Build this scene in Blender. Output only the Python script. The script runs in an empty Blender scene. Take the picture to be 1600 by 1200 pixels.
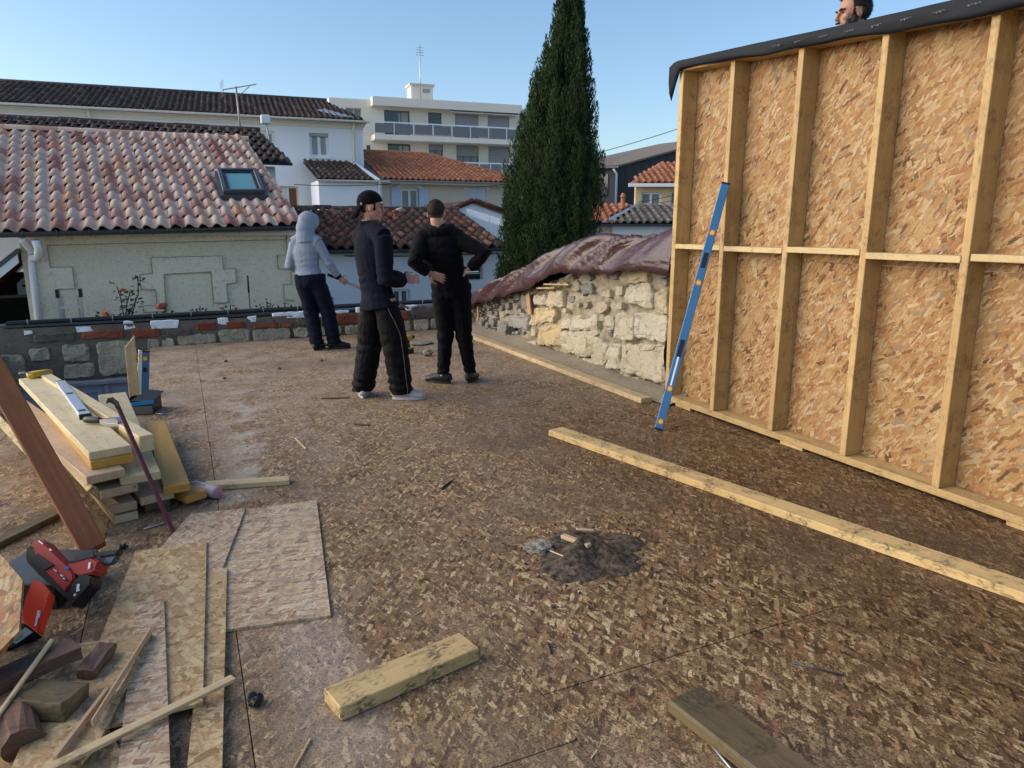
import bpy, bmesh, math, random
from mathutils import Vector, Matrix, noise as mnoise
random.seed(7)
R = math.radians
SC = bpy.context.scene
COL = SC.collection

# ------------------------------------------------------------------ camera
cam_d = bpy.data.cameras.new('camera')
cam = bpy.data.objects.new('camera', cam_d); COL.objects.link(cam)
cam.location = (0, 0, 1.5)
cam.rotation_euler = (R(90 - 12.45), 0, R(-24.6))
cam_d.sensor_width = 36.0; cam_d.lens = 36.0 * 1110 / 1600
cam_d.clip_start = 0.05; cam_d.clip_end = 2000
SC.camera = cam
SC.render.resolution_x = 1024; SC.render.resolution_y = 768

# ------------------------------------------------------------------ sky, sun, exposure
SUN_EL, SUN_AZ = 18.0, -70.0          # degrees; azimuth from +Y, negative to the left (towards -X)
world = bpy.data.worlds.new('World'); SC.world = world; world.use_nodes = True
wn = world.node_tree
bg = wn.nodes['Background']
sky = wn.nodes.new('ShaderNodeTexSky'); sky.sky_type = 'NISHITA'; sky.sun_disc = False
sky.sun_elevation = R(SUN_EL); sky.sun_rotation = R(SUN_AZ)
sky.altitude = 50; sky.air_density = 1.0; sky.dust_density = 1.1; sky.ozone_density = 2.8
wn.links.new(sky.outputs[0], bg.inputs[0]); bg.inputs[1].default_value = 0.105
sun_d = bpy.data.lights.new('sun', 'SUN'); sun = bpy.data.objects.new('sun', sun_d); COL.objects.link(sun)
sun_d.energy = 2.2; sun_d.angle = R(85); sun_d.color = (1.0, 0.88, 0.73)
sdir = Vector((math.sin(R(SUN_AZ)) * math.cos(R(SUN_EL)), math.cos(R(SUN_AZ)) * math.cos(R(SUN_EL)), math.sin(R(SUN_EL))))
sun.rotation_euler = sdir.to_track_quat('Z', 'Y').to_euler()
SC.view_settings.view_transform = 'Standard'; SC.view_settings.look = 'None'
SC.view_settings.exposure = 1.15; SC.view_settings.gamma = 1.0
SC.view_settings.use_curve_mapping = False
SC.render.engine = 'CYCLES'; SC.cycles.use_denoising = True
SC.cycles.max_bounces = 6; SC.cycles.caustics_reflective = False; SC.cycles.caustics_refractive = False

# ------------------------------------------------------------------ object helpers
def link(o, parent=None):
    COL.objects.link(o)
    if parent is not None:
        o.parent = parent
        o.matrix_parent_inverse = parent.matrix_basis.inverted()   # matrix_basis of every object is its world matrix
    return o
def tag(o, label=None, cat=None, group=None, kind=None):
    if label: o['label'] = label
    if cat: o['category'] = cat
    if group: o['group'] = group
    if kind: o['kind'] = kind
    return o
def empty(name, loc=(0, 0, 0), label=None, cat=None, group=None, kind=None):
    o = bpy.data.objects.new(name, None); o.matrix_basis = Matrix.Translation(Vector(loc)); o.empty_display_size = .1
    COL.objects.link(o); return tag(o, label, cat, group, kind)
def mobj(name, me, mat=None, parent=None, mw=None):
    if mat is not None and not me.materials: me.materials.append(mat)
    o = bpy.data.objects.new(name, me)
    if mw is not None: o.matrix_basis = mw
    return link(o, parent)
def from_bm(name, bm, mat=None, parent=None, mw=None, smooth=False, mats=None):
    me = bpy.data.meshes.new(name); bm.normal_update(); bm.to_mesh(me); bm.free()
    if smooth: me.shade_smooth()
    if mats:
        for m in mats: me.materials.append(m)
    return mobj(name, me, mat, parent, mw)
def frame(o, x, up=(0, 0, 1)):
    """matrix whose local X runs along x, local Z as near up as possible"""
    x = Vector(x).normalized(); up = Vector(up)
    y = up.cross(x)
    if y.length < 1e-5: y = Vector((0, 1, 0)).cross(x)
    y.normalize(); z = x.cross(y)
    m = Matrix((x, y, z)).transposed().to_4x4(); m.translation = Vector(o); return m
def add_box(bm, lo, hi, m=None, bevel=0, mi=0):
    vs = [Vector((x, y, z)) for x in (lo[0], hi[0]) for y in (lo[1], hi[1]) for z in (lo[2], hi[2])]
    if m is not None: vs = [m @ v for v in vs]
    b = [bm.verts.new(v) for v in vs]
    fs = [bm.faces.new([b[i] for i in f]) for f in ((0, 1, 3, 2), (4, 6, 7, 5), (0, 4, 5, 1), (2, 3, 7, 6), (0, 2, 6, 4), (1, 5, 7, 3))]
    for f in fs: f.material_index = mi
    if bevel:
        es = list({e for f in fs for e in f.edges})
        bmesh.ops.bevel(bm, geom=es, offset=bevel, segments=1, affect='EDGES', profile=.5, material=-1)
    return fs
def box(name, lo, hi, mat, parent=None, bevel=0, mw=None):
    bm = bmesh.new()
    c = [(lo[i] + hi[i]) / 2 for i in range(3)]
    add_box(bm, [lo[i] - c[i] for i in range(3)], [hi[i] - c[i] for i in range(3)], bevel=bevel)
    m = Matrix.Translation(c)
    if mw is not None: m = mw @ m
    return from_bm(name, bm, mat, parent, m)
def add_tube(bm, pts, rads, n=10, cap=True, ref=None, mi=0, squash=None):
    """tube along pts; rads: number or (r1,r2) per point; r1 along ref-ish axis"""
    pts = [Vector(p) for p in pts]; rings = []
    if not isinstance(rads, (list, tuple)): rads = [rads] * len(pts)
    prev = None
    for i, p in enumerate(pts):
        d = (pts[min(i + 1, len(pts) - 1)] - pts[max(i - 1, 0)]).normalized()
        if ref is not None: a = Vector(ref)
        elif prev is not None: a = prev
        else: a = Vector((1, 0, 0)) if abs(d.x) < .8 else Vector((0, 1, 0))
        a = (a - d * a.dot(d)).normalized(); b = d.cross(a); prev = a
        r = rads[i]; r1, r2 = (r if isinstance(r, (tuple, list)) else (r, r))
        rings.append([bm.verts.new(p + a * (r1 * math.cos(2 * math.pi * k / n)) + b * (r2 * math.sin(2 * math.pi * k / n))) for k in range(n)])
    fs = []
    for i in range(len(rings) - 1):
        for k in range(n):
            fs.append(bm.faces.new((rings[i][k], rings[i][(k + 1) % n], rings[i + 1][(k + 1) % n], rings[i + 1][k])))
    if cap:
        fs.append(bm.faces.new(rings[0][::-1])); fs.append(bm.faces.new(rings[-1]))
    for f in fs: f.material_index = mi
    return fs
def tube(name, pts, rads, mat, parent=None, n=10, smooth=True, ref=None):
    bm = bmesh.new(); add_tube(bm, pts, rads, n, ref=ref); return from_bm(name, bm, mat, parent, smooth=smooth)
def add_prism(bm, poly, d, m=None, mi=0):
    """poly: list of (x,y) extruded from z=0 to z=d, then transformed by m"""
    m = m or Matrix.Identity(4); n = len(poly)
    a = [bm.verts.new(m @ Vector((p[0], p[1], 0))) for p in poly]; b = [bm.verts.new(m @ Vector((p[0], p[1], d))) for p in poly]
    fs = [bm.faces.new(a[::-1]), bm.faces.new(b)] + [bm.faces.new((a[i], a[(i + 1) % n], b[(i + 1) % n], b[i])) for i in range(n)]
    for f in fs: f.material_index = mi
    return fs
def quads(name, vs, fs, mat, parent=None, smooth=False):
    me = bpy.data.meshes.new(name); me.from_pydata([tuple(v) for v in vs], [], fs); me.update()
    if smooth: me.shade_smooth()
    return mobj(name, me, mat, parent)

# ------------------------------------------------------------------ materials
class NT:
    def __init__(s, name, rough=.7, spec=.3):
        s.m = bpy.data.materials.new(name); s.m.use_nodes = True; s.t = s.m.node_tree
        s.b = s.t.nodes['Principled BSDF']; s.b.inputs['Roughness'].default_value = rough
        s.b.inputs['Specular IOR Level'].default_value = spec
    def n(s, typ, **kw):
        o = s.t.nodes.new('ShaderNode' + typ)
        for k, v in kw.items(): setattr(o, k, v)
        return o
    def l(s, a, b): s.t.links.new(a, b)
    def val(s, x, sock):
        if isinstance(x, (int, float)): sock.default_value = x
        elif isinstance(x, (tuple, list)): sock.default_value = tuple(x) if len(sock.default_value) == len(x) else tuple(x) + (1,)
        else: s.l(x, sock)
    def math(s, op, a, b=None, c=None, clamp=False):
        o = s.n('Math', operation=op, use_clamp=clamp)
        s.val(a, o.inputs[0])
        if b is not None: s.val(b, o.inputs[1])
        if c is not None: s.val(c, o.inputs[2])
        return o.outputs[0]
    def vmath(s, op, a, b=None):
        o = s.n('VectorMath', operation=op); s.val(a, o.inputs[0])
        if b is not None: s.val(b, o.inputs[1])
        return o.outputs[0]
    def mix(s, f, a, b, blend='MIX'):
        o = s.n('Mix', data_type='RGBA', blend_type=blend); s.val(f, o.inputs[0]); s.val(a, o.inputs[6]); s.val(b, o.inputs[7]); return o.outputs[2]
    def noise(s, vec, scale, detail=4, rough=.55, dist=0):
        o = s.n('TexNoise'); s.l(vec, o.inputs['Vector']); o.inputs['Scale'].default_value = scale; o.inputs['Detail'].default_value = detail
        o.inputs['Roughness'].default_value = rough; o.inputs['Distortion'].default_value = dist; return o.outputs['Fac']
    def ramp(s, f, stops, interp='LINEAR'):
        o = s.n('ValToRGB'); s.l(f, o.inputs[0]); e = o.color_ramp; e.interpolation = interp
        while len(e.elements) < len(stops): e.elements.new(.5)
        for i, (p, c) in enumerate(stops):
            e.elements[i].position = p; e.elements[i].color = tuple(c) + (1,) if len(c) == 3 else c
        return o.outputs[0]
    def smooth(s, x, lo, hi, a=0, b=1):
        o = s.n('MapRange', interpolation_type='SMOOTHSTEP'); s.l(x, o.inputs[0])
        for i, v in enumerate((lo, hi, a, b)): o.inputs[i + 1].default_value = v
        return o.outputs[0]
    def objc(s): return s.n('TexCoord').outputs['Object']
    def pos(s): return s.n('NewGeometry').outputs['Position']
    def rnd(s):
        """one number per object, or per loose piece of a joined mesh"""
        return s.math('FRACT', s.math('ADD', s.n('ObjectInfo').outputs['Random'], s.n('NewGeometry').outputs['Random Per Island']))
    def orand(s): return s.n('ObjectInfo').outputs['Random']
    def bump(s, h, strength=.3, dist=.01):
        o = s.n('Bump'); o.inputs['Strength'].default_value = strength; o.inputs['Distance'].default_value = dist
        s.l(h, o.inputs['Height']); s.l(o.outputs[0], s.b.inputs['Normal'])
    def col(s, c): s.val(c, s.b.inputs['Base Color']); return s
    def done(s): return s.m

def mat_plain(name, c, rough=.6, var=.15, scale=6, spec=.3, metal=0, bump=0, bscale=60, rvar=0):
    t = NT(name, rough, spec); p = t.objc()
    f = t.noise(p, scale, 5, .6)
    t.col(t.mix(f, [x * (1 - var) for x in c], [min(1, x * (1 + var)) for x in c])); t.b.inputs['Metallic'].default_value = metal
    if rvar: t.val(t.math('MULTIPLY_ADD', f, rvar, rough - rvar / 2), t.b.inputs['Roughness'])
    if bump: t.bump(t.noise(p, bscale, 3), bump, .004)
    return t.done()

def mat_osb(name, stops, dirt=None, L=.085, W=.017, layers=9, spread=65, base_ang=0, rough=(.55, .75), world_xy=False, bright=1.0, edge_k=.3, wobble=.022, erode=.5):
    """strand board: stacked layers of flat oblong flakes, each flake one wood tone with its own grain"""
    t = NT(name, .7, .14 if world_xy else .25)
    if world_xy: v = t.pos()
    else:
        off = t.n('CombineXYZ'); r = t.orand(); t.l(t.math('MULTIPLY', r, 37.0), off.inputs[0]); t.l(t.math('MULTIPLY', r, 91.0), off.inputs[1])
        v = t.vmath('ADD', t.objc(), off.outputs[0])
    wob = t.n('TexNoise'); t.l(v, wob.inputs['Vector']); wob.inputs['Scale'].default_value = 26; wob.inputs['Detail'].default_value = 4
    v = t.vmath('ADD', v, t.vmath('MULTIPLY', t.vmath('SUBTRACT', wob.outputs['Color'], (.5, .5, .5)), (wobble, wobble, 0)))
    rs = random.Random(len(name) * 13 + 5)
    val = None; edge = None; gv = None; angs = list(range(layers)); rs.shuffle(angs)
    hf = t.math('MULTIPLY_ADD', t.noise(v, 95, 4, .7), erode, -.5 * erode)
    for i in range(layers):
        u_ = ((angs[i] + .5) / layers) * 2 - 1; a = base_ang + spread * u_ + rs.uniform(-8, 8)
        k = rs.uniform(.42, 1.2) if not world_xy else rs.uniform(.5, 1.5)
        ro = t.n('VectorRotate', rotation_type='Z_AXIS'); t.l(v, ro.inputs['Vector']); ro.inputs['Angle'].default_value = R(a)
        sc = t.n('VectorMath', operation='MULTIPLY_ADD'); t.l(ro.outputs[0], sc.inputs[0]); sc.inputs[1].default_value = (1 / (L * k), 1 / (W * k), 0)
        sc.inputs[2].default_value = (rs.uniform(0, 50), rs.uniform(0, 50), 0)
        vo = t.n('TexVoronoi', voronoi_dimensions='2D', distance='CHEBYCHEV'); t.l(sc.outputs[0], vo.inputs['Vector'])
        vo.inputs['Scale'].default_value = 1; vo.inputs['Randomness'].default_value = .9
        sp = t.n('SeparateColor'); t.l(vo.outputs['Color'], sp.inputs[0])
        if val is None:
            val = sp.outputs[0]; edge = vo.outputs['Distance']; gv = sc.outputs[0]; continue
        thr = t.math('MULTIPLY_ADD', sp.outputs[1], .36, .09)
        q = t.math('ADD', t.math('DIVIDE', vo.outputs['Distance'], thr), hf)
        mask = t.math('LESS_THAN', q, 1.0)
        m1 = t.n('Mix', data_type='FLOAT'); t.l(mask, m1.inputs[0]); t.l(val, m1.inputs[2]); t.l(sp.outputs[0], m1.inputs[3]); val = m1.outputs[0]
        m2 = t.n('Mix', data_type='FLOAT'); t.l(mask, m2.inputs[0]); t.l(edge, m2.inputs[2]); t.l(q, m2.inputs[3]); edge = m2.outputs[0]
        m3 = t.n('Mix', data_type='VECTOR'); t.l(mask, m3.inputs[0]); t.l(gv, m3.inputs[4]); t.l(sc.outputs[0], m3.inputs[5]); gv = m3.outputs[1]
    c = t.ramp(val, stops)
    g = t.noise(t.vmath('MULTIPLY', gv, (1.2, 7.0, 1)), 1.0, 3, .6)
    c = t.mix(1.0, c, t.ramp(g, [(.25, (.70, .66, .62)), (.75, (1.12 * bright, 1.10 * bright, 1.08 * bright))]), 'MULTIPLY')
    e = t.smooth(edge, .72, 1.0, 0, 1)
    c = t.mix(t.math('MULTIPLY', e, edge_k), c, (.12, .075, .045), 'MIX')
    rr = t.smooth(g, .2, .8, rough[0], rough[1])
    if dirt: c, rr = dirt(t, c, v, rr)
    t.col(c); t.l(rr, t.b.inputs['Roughness'])
    t.bump(t.math('ADD', t.math('MULTIPLY', val, .6), t.math('MULTIPLY', g, .5)), .35, .003)
    return t.done()

def mat_wood(name, c1, c2, grain=1.0, dirt=0.0, dirt_c=(.06, .045, .03), rough=.6, end=None):
    """sawn timber, grain along local X"""
    t = NT(name, rough, .3); r = t.orand()
    off = t.n('CombineXYZ'); t.l(t.math('MULTIPLY', r, 13.0), off.inputs[0]); t.l(t.math('MULTIPLY', r, 7.0), off.inputs[1])
    p = t.vmath('ADD', t.objc(), off.outputs[0])
    s1 = t.noise(t.vmath('MULTIPLY', p, (.9, 16, 16)), grain, 4, .6, .6)
    s2 = t.noise(t.vmath('MULTIPLY', p, (6, 120, 120)), grain, 2, .5)
    f = t.math('MULTIPLY_ADD', s2, .35, t.math('MULTIPLY', s1, .75))
    c = t.mix(t.smooth(f, .3, .8), c1, c2)
    kn = t.n('TexVoronoi'); t.l(t.vmath('MULTIPLY', p, (2.2, 9, 9)), kn.inputs['Vector']); kn.inputs['Scale'].default_value = 1.0
    c = t.mix(t.smooth(kn.outputs['Distance'], .10, .05, 0, .75), c, [x * .35 for x in c2])
    c = t.mix(1, c, t.ramp(r, [(0, (.86, .84, .80)), (1, (1.08, 1.06, 1.02))]), 'MULTIPLY')
    if dirt:
        d = t.noise(p, 7, 6, .7); d2 = t.noise(t.vmath('MULTIPLY', p, (1, 2, 2)), 45, 3, .6)
        k = t.math('MULTIPLY', t.smooth(d, .44, .64), t.smooth(d2, .38, .6))
        c = t.mix(t.math('MULTIPLY', k, dirt), c, dirt_c)
    t.col(c); t.bump(f, .25, .003)
    return t.done()

def mat_tile(name, stops, moss=0, moss_c=(.012, .011, .01), rough=.75):
    t = NT(name, rough, .25)
    c = t.ramp(t.rnd(), stops)
    p = t.pos(); n1 = t.noise(p, 9, 5, .65); n2 = t.noise(p, 45, 3, .6)
    c = t.mix(1, c, t.ramp(n1, [(.3, (.72, .70, .70)), (.7, (1.12, 1.12, 1.1))]), 'MULTIPLY')
    if moss:
        k = t.math('MULTIPLY', t.smooth(t.math('ADD', n1, t.math('MULTIPLY', n2, .4)), .5, .85), moss)
        c = t.mix(k, c, moss_c)
    t.col(c); t.bump(n2, .3, .004)
    return t.done()

# ------------------------------------------------------------------ shared materials
M = {}
M['ground'] = mat_plain('ground_pale_gravel', (.30, .29, .265), .9, .25, .6)  # unseen ground, made pale so its bounce brightens the house walls
M['plaster_white'] = mat_plain('plaster_white', (.80, .82, .84), .8, .07, 1.2, bump=.15)
M['plaster_shade'] = mat_plain('plaster_warm_white', (0.759, 0.713, 0.632), .8, .06, 1.0)  # warm white, the own colour of this plaster and trim
M['plaster_cream'] = mat_plain('plaster_cream', (0.624, 0.540, 0.432), .85, .08, 1.5)
M['plaster_yellow'] = mat_plain('plaster_yellow', (.62, .47, .28), .85, .1, 3)
M['white_paint'] = mat_plain('white_paint', (.75, .76, .78), .5, .05, 3)
M['zinc'] = mat_plain('zinc_dark', (.075, .085, .10), .45, .3, 8, .5, .6)
M['zinc_pale'] = mat_plain('zinc_pale', (.32, .36, .42), .45, .2, 6, .5, .4)
M['black_plastic'] = mat_plain('black_plastic', (.016, .017, .020), .45, .3, 30)
M['glass_dark'] = mat_plain('window_glass_dark', (.05, .06, .07), .08, .3, 2, .6)
M['glass_grey'] = mat_plain('window_glass_curtain', (.16, .19, .21), .2, .4, 3, .5)
M['shutter_grey'] = mat_plain('roller_shutter_grey', (.34, .35, .37), .55, .08, 4)
M['smoked'] = mat_plain('smoked_glass', (.13, .125, .14), .15, .2, 1, .5)
M['steel'] = mat_plain('galvanised_steel', (.45, .47, .50), .35, .15, 12, .5, .8)
M['alu'] = mat_plain('aluminium', (.62, .65, .70), .3, .1, 20, .5, .7)
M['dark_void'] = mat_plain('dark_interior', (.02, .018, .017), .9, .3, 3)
M['tile_mix'] = mat_tile('tile_blend', [(0, (0.354, 0.151, 0.123)), (.12, (0.425, 0.209, 0.168)), (.28, (0.543, 0.338, 0.275)), (.5, (0.637, 0.465, 0.388)), (.75, (0.708, 0.547, 0.438)), (.90, (0.673, 0.465, 0.326)), (1, (0.614, 0.291, 0.179))], .25, (0.236, 0.174, 0.151))
M['tile_dark'] = mat_tile('tile_mossy', [(0, (0.081, 0.054, 0.045)), (.5, (0.133, 0.085, 0.068)), (.85, (0.194, 0.111, 0.084)), (1, (0.238, 0.194, 0.164))], .8, (0.026, 0.025, 0.024))
M['tile_low'] = mat_tile('tile_old_red', [(0, (0.075, 0.039, 0.030)), (.45, (0.149, 0.067, 0.050)), (.75, (0.253, 0.111, 0.075)), (.93, (0.327, 0.156, 0.105)), (1, (0.356, 0.297, 0.253))], .75, (0.026, 0.022, 0.020))
M['tile_terra'] = mat_tile('tile_terracotta', [(0, (0.324, 0.110, 0.057)), (.5, (0.387, 0.152, 0.081)), (1, (0.450, 0.200, 0.109))], .15, (0.180, 0.095, 0.057))
M['tile_grey'] = mat_tile('tile_grey', [(0, (.12, .105, .095)), (.5, (.17, .145, .13)), (1, (.22, .19, .165))], .3, (.07, .065, .06))

def limestone(name, a, b, dark, dk=.5):
    t = NT(name, .9, .15); p = t.pos(); r = t.rnd()
    n1 = t.noise(p, 4, 5, .6); n2 = t.noise(p, 26, 4, .6); n3 = t.noise(t.vmath('MULTIPLY', p, (1, 1, 5)), 9, 4, .6)
    c = t.mix(t.smooth(t.math('ADD', t.math('MULTIPLY', n1, .6), t.math('MULTIPLY', r, .4)), .3, .75), a, b)
    c = t.mix(t.math('MULTIPLY', t.smooth(n2, .52, .72), dk), c, dark)
    c = t.mix(t.math('MULTIPLY', t.smooth(n3, .55, .75), dk * .6), c, dark)
    t.col(c); t.bump(t.math('ADD', n2, n3), .6, .012); return t.done()
M['stone_wall'] = limestone('limestone_house', (.68, .61, .47), (.76, .69, .54), (.42, .37, .29), .7)
M['stone_rubble'] = limestone('limestone_rubble', (.48, .43, .335), (.45, .375, .255), (.20, .175, .14), .65)
M['stone_ochre'] = limestone('limestone_ochre', (.44, .335, .19), (.50, .40, .25), (.2, .14, .08), .45)
M['stone_grey'] = limestone('grey_rubble', (.20, .195, .185), (.30, .28, .25), (.08, .075, .07), .6)
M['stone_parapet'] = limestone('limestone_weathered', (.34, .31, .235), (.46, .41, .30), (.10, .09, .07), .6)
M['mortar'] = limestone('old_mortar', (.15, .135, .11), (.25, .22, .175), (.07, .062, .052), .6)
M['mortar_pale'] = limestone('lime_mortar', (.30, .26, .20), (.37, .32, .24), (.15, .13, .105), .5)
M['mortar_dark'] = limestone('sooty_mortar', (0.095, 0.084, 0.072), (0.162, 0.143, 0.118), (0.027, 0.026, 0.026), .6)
M['brick'] = limestone('terracotta_brick', (.20, .055, .035), (.27, .085, .055), (.07, .035, .03), .6)
M['foam'] = mat_plain('white_foam', (.72, .78, .84), .7, .04, 10)

# ------------------------------------------------------------------ generic builders
def tile_mesh(name, w, L, h, lip=.022, n=7, mat=None):
    xs = [w * 1.03 * k / n for k in range(n + 1)]
    def zf(x):
        u = x / (w * 1.03)
        return h * math.sin(math.pi * min(u / .62, 1)) ** .8 if u < .62 else -.22 * h * math.sin(math.pi * (u - .62) / .38)
    vs = []; fs = []
    for x in xs: vs.append((x, 0, zf(x) - lip))
    for x in xs: vs.append((x, 0, zf(x) + .006))
    for x in xs: vs.append((x * .96 + .004, L, zf(x) * .9 - .016))
    m = n + 1
    for k in range(n):
        fs.append((k, k + 1, m + k + 1, m + k)); fs.append((m + k, m + k + 1, 2 * m + k + 1, 2 * m + k))
    me = bpy.data.meshes.new(name); me.from_pydata(vs, [], fs); me.shade_smooth()
    e = [0] * len(fs)
    if mat: me.materials.append(mat)
    return me
def tile_roof(parent, o, u, v, ncol, nrow, w, e, mat, keep=None, limit=300, shear=0.0, h=.055, jit=.006, n=7):
    """roof tiles in courses; the nearest `limit` are parts, any others one joined part"""
    o = Vector(o); u = Vector(u).normalized(); v = Vector(v).normalized(); nz = u.cross(v).normalized(); v = nz.cross(u)
    me = tile_mesh('tile', w, e * 1.14, h, n=n, mat=mat)
    rest = bmesh.new(); cnt = 0; nr = 0
    rs = random.Random(ncol * 31 + nrow)
    for r in range(nrow):
        for c in range(ncol):
            if keep and not keep(c, r): continue
            p = o + u * (c * w + shear * r + rs.uniform(-jit, jit)) + v * (r * e + rs.uniform(-jit, jit) * 1.5) + nz * (.03 + rs.uniform(0, jit))
            a = rs.uniform(-.02, .02); uu = (u + v * a).normalized(); vv = nz.cross(uu)
            m = Matrix((uu, vv, nz)).transposed().to_4x4(); m.translation = p
            if cnt < limit:
                mobj('tile', me, None, parent, m); cnt += 1
            else:
                b0 = len(rest.verts); vs = [rest.verts.new(m @ q.co) for q in me.vertices]; nr += 1
                for f in me.polygons: rest.faces.new([vs[i] for i in f.vertices]).smooth = True
    if nr: tag(from_bm('tile_field', rest, mat, parent), kind='stuff')
    else: rest.free()
def slab(name, pts, t, mat, parent=None, nrm=None):
    """flat polygon given thickness t against its normal"""
    pts = [Vector(p) for p in pts]
    n = nrm and Vector(nrm) or (pts[1] - pts[0]).cross(pts[2] - pts[0]).normalized()
    bm = bmesh.new(); k = len(pts)
    a = [bm.verts.new(p) for p in pts]; b = [bm.verts.new(p - n * t) for p in pts]
    bm.faces.new(a); bm.faces.new(b[::-1])
    for i in range(k): bm.faces.new((a[(i + 1) % k], a[i], b[i], b[(i + 1) % k]))
    bmesh.ops.recalc_face_normals(bm, faces=bm.faces)
    return from_bm(name, bm, mat, parent)
def wall_open(name, x0, x1, z0, z1, t, ops, mat, parent, mw):
    """wall in the local XZ plane (front at y=0, thickness t) with real openings (x0,x1,z0,z1)"""
    xs = sorted({x0, x1} | {a for o in ops for a in o[:2]}); zs = sorted({z0, z1} | {a for o in ops for a in o[2:4]})
    bm = bmesh.new()
    def q(*p): bm.faces.new([bm.verts.new(c) for c in p])
    for i in range(len(xs) - 1):
        for j in range(len(zs) - 1):
            cx, cz = (xs[i] + xs[i + 1]) / 2, (zs[j] + zs[j + 1]) / 2
            if any(o[0] < cx < o[1] and o[2] < cz < o[3] for o in ops): continue
            a, b, c, d = xs[i], xs[i + 1], zs[j], zs[j + 1]
            q((a, 0, c), (b, 0, c), (b, 0, d), (a, 0, d)); q((a, t, c), (a, t, d), (b, t, d), (b, t, c))
    for a, b, c, d in [o[:4] for o in ops]:
        q((a, 0, c), (a, 0, d), (a, t, d), (a, t, c)); q((b, 0, c), (b, t, c), (b, t, d), (b, 0, d))
        q((a, 0, c), (a, t, c), (b, t, c), (b, 0, c)); q((a, 0, d), (b, 0, d), (b, t, d), (a, t, d))
    q((x0, 0, z0), (x0, 0, z1), (x0, t, z1), (x0, t, z0)); q((x1, 0, z0), (x1, t, z0), (x1, t, z1), (x1, 0, z1)); q((x0, 0, z1), (x1, 0, z1), (x1, t, z1), (x0, t, z1))
    return from_bm(name, bm, mat, parent, mw)
def window(parent, mw, x0, x1, z0, z1, y=.1, fm='white_paint', gm='glass_dark', mull=1, fw=.06, bars=0):
    bm = bmesh.new(); x0 += .004; x1 -= .004; z0 += .004; z1 -= .004
    add_box(bm, (x0, y, z0), (x0 + fw, y + .06, z1)); add_box(bm, (x1 - fw, y, z0), (x1, y + .06, z1))
    add_box(bm, (x0 + fw, y, z0), (x1 - fw, y + .06, z0 + fw)); add_box(bm, (x0 + fw, y, z1 - fw), (x1 - fw, y + .06, z1))
    for k in range(mull):
        c = x0 + (x1 - x0) * (k + 1) / (mull + 1); add_box(bm, (c - fw * .6, y - .003, z0 + fw), (c + fw * .6, y + .05, z1 - fw))
    w = from_bm('window', bm, M[fm], parent, mw)
    box('pane', (x0 + fw * .5, y + .03, z0 + fw * .5), (x1 - fw * .5, y + .045, z1 - fw * .5), M[gm], w, mw=mw)
    return w
def fr(o, ang):
    return Matrix.Translation(Vector(o)) @ Matrix.Rotation(R(ang), 4, 'Z')
def gutter(parent, a, b, r=.07, mat='zinc', nb=0, bm_='zinc'):
    a, b = Vector(a), Vector(b); d = (b - a).normalized(); s = Vector((d.y, -d.x, 0)).normalized()
    bm = bmesh.new(); n = 8; ring = []
    for p in (a, b):
        ring.append([bm.verts.new(p + s * (r * math.cos(math.pi * k / n)) - Vector((0, 0, r * math.sin(math.pi * k / n)))) for k in range(n + 1)])
        ring.append([bm.verts.new(p + s * ((r - .008) * math.cos(math.pi * k / n)) - Vector((0, 0, (r - .008) * math.sin(math.pi * k / n)))) for k in range(n + 1)])
    for k in range(n):
        bm.faces.new((ring[0][k], ring[0][k + 1], ring[2][k + 1], ring[2][k])); bm.faces.new((ring[1][k], ring[3][k], ring[3][k + 1], ring[1][k + 1]))
    g = from_bm('gutter', bm, M[mat], parent)
    for i in range(nb):
        p = a + (b - a) * ((i + .5) / nb)
        bm = bmesh.new(); pts = [p + s * ((r + .006) * math.cos(math.pi * k / 8)) - Vector((0, 0, (r + .006) * math.sin(math.pi * k / 8))) for k in range(9)]
        add_tube(bm, [pts[0] + Vector((0, 0, .02))] + pts, .008, 5)
        from_bm('bracket', bm, M[bm_], g)
    return g

# ------------------------------------------------------------------ ground, deck
GZ = -3.2
tag(quads('ground', [(-500, -500, GZ), (500, -500, GZ), (500, 900, GZ), (-500, 900, GZ)], [(0, 1, 2, 3)], M['ground']), 'pale gravel and concrete of the yards below', kind='structure')

OSB_FRESH = [(0, (0.100, 0.052, 0.026)), (.05, (0.185, 0.093, 0.040)), (.15, (0.277, 0.138, 0.055)), (.32, (0.323, 0.183, 0.077)), (.52, (0.354, 0.220, 0.099)), (.70, (0.385, 0.264, 0.133)), (.84, (0.431, 0.324, 0.181)), (.91, (0.462, 0.365, 0.226)), (.94, (0.208, 0.164, 0.127)), (.97, (0.292, 0.194, 0.103)), (1, (0.292, 0.119, 0.051))]
OSB_PALE = [(0, (0.245, 0.157, 0.099)), (.12, (0.388, 0.245, 0.153)), (.35, (0.530, 0.392, 0.252)), (.6, (0.612, 0.490, 0.333)), (.82, (0.673, 0.568, 0.414)), (.9, (0.367, 0.333, 0.297)), (1, (0.469, 0.274, 0.171))]
OSB_YELLOW = [(0, (.26, .16, .08)), (.2, (.42, .28, .14)), (.5, (.56, .41, .22)), (.8, (.62, .49, .28)), (1, (.44, .26, .13))]
OSB_DECK = [(0, (0.063, 0.035, 0.018)), (.2, (0.136, 0.080, 0.041)), (.45, (0.210, 0.130, 0.067)), (.64, (0.283, 0.184, 0.097)), (.80, (0.377, 0.259, 0.139)), (.90, (0.524, 0.394, 0.220)), (.95, (0.587, 0.464, 0.277)), (1, (0.314, 0.135, 0.062))]
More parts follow.
